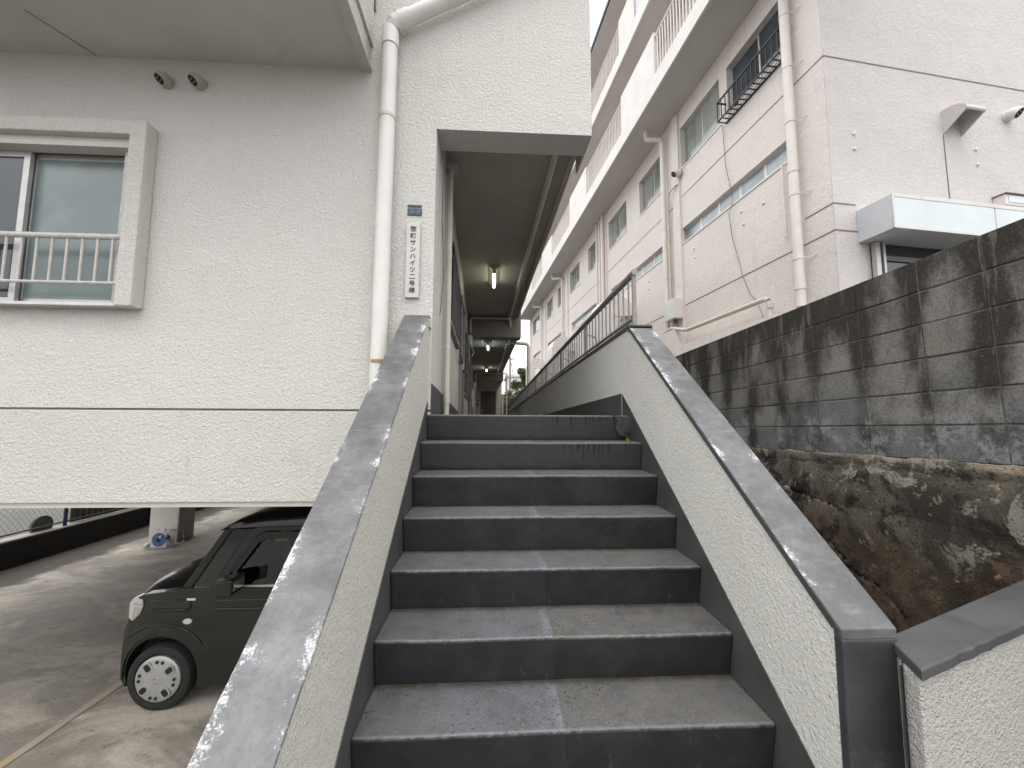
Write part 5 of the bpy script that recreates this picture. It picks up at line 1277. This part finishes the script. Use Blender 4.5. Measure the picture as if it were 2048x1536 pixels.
def leafmat(name, a, b):
    t = NT(name); oi = t.vor(2.2, out='Color'); s = t.sep(oi)
    return t.fin(t.mix(t.ramp(s[0], .2, .8), a, b), .6, spec=.3)
M['leaf1'] = leafmat('green_leaves', (.045, .085, .022), (.10, .15, .045))
M['leaf2'] = leafmat('yellowing_leaves', (.10, .085, .025), (.17, .15, .05))
M['leaf3'] = leafmat('grey_green_leaves', (.07, .10, .055), (.15, .19, .11))
M['bark'] = plain('bark', (.09, .07, .05), .9, .2, 6)
def tree(name, label, x, y, z0, h, r, mat, n, leaf, seed, group='trees far beyond the corridor'):
    t = thing(name, label, 'tree', (x, y, z0), group); rnd = random.Random(seed)
    keep(MB().tube([(x, y, z0), (x + .05, y, z0 + h * .3), (x - .05, y + .05, z0 + h * .75)], [r * .09, r * .065, r * .02], 8).build('trunk', M['bark'], smooth=True), t)
    lb = MB()
    cl = []
    for k in range(16):
        a = rnd.uniform(0, 6.28); rr = r * rnd.uniform(.2, .85); zz = z0 + h * rnd.uniform(.38, .95)
        sh = 1 - ((zz - z0) / h - .6) ** 2 * 2.2
        c = (x + rr * math.cos(a) * sh, y + rr * math.sin(a) * sh, zz); cl.append((c, r * rnd.uniform(.22, .42)))
        lb.tube([(x, y, z0 + h * .35), c], [r * .03, r * .008], 4)
    keep(lb.build('limbs', M['bark']), t)
    mb = MB()
    for k in range(n):
        c, cr = rnd.choice(cl); v = Vector((rnd.gauss(0, 1), rnd.gauss(0, 1), rnd.gauss(0, .8))).normalized() * cr * rnd.uniform(.4, 1.05)
        p = Vector(c) + v; u = Vector((rnd.gauss(0, 1), rnd.gauss(0, 1), rnd.gauss(0, .6))).normalized(); w_ = u.cross(Vector((rnd.gauss(0, 1), rnd.gauss(0, 1), rnd.gauss(0, 1)))).normalized()
        s = leaf * rnd.uniform(.6, 1.3)
        mb.add([p - u * s, p + w_ * s * .5, p + u * s, p - w_ * s * .5], [(0, 1, 2, 3)])
    o = bpy.data.objects.new('crown', None); bpy.data.objects.remove(o)
    me = bpy.data.meshes.new('crown'); me.from_pydata(mb.v, [], mb.f); me.materials.append(mat)
    o = bpy.data.objects.new('crown', me); COL.objects.link(o); keep(o, t)
tree('leafy_tree', 'fuller green tree beside the slim drainpipe beyond the railing', 3.35, 42, -2.6, 8.3, 1.6, M['leaf1'], 7000, .12, 1)
tree('leafy_tree', 'yellowing tree at the foot of the utility pole', 2.25, 38, -2.6, 6.1, 1.35, M['leaf2'], 5200, .10, 2)
tree('leafy_tree', 'pale grey green bush-like tree just above the far railing end', 1.38, 30, -2.6, 4.7, .95, M['leaf3'], 4200, .08, 3)
tree('leafy_tree', 'small dark green tree beside the far corridor corner', 1.1, 34, -2.6, 4.0, .7, M['leaf1'], 3000, .07, 4)
pipe_thing('drainpipe', 'far pale drainpipe at the end corner of the corridor', 'drainpipe', [(cx(1.0, 20.9), 20.9, 1.3), (cx(1.0, 20.9), 20.9, -.9)], .05, M['pvc_old'])
# weed in the stair corner
wd = thing('weed', 'tiny green weed sprouting at the chipped top step corner', 'plant', (.93, 2.66, -.15))
for k in range(6):
    a = k * 1.05; mbw_ = MB(); dx, dy = math.cos(a) * .016, math.sin(a) * .010
    mbw_.add([(.925, 2.665, -.148), (.925 + dx * .6 - dy * .3, 2.665 + dy * .6, -.138), (.925 + dx, 2.665 + dy, -.128 + .004 * k), (.925 + dx * .6 + dy * .3, 2.665 + dy * .5, -.14)], [(0, 1, 2, 3)])
    M.setdefault('weed', plain('weed_leaf', (.16, .22, .03), .6, .15, 40)); keep(mbw_.build('leaf', M['weed']), wd)
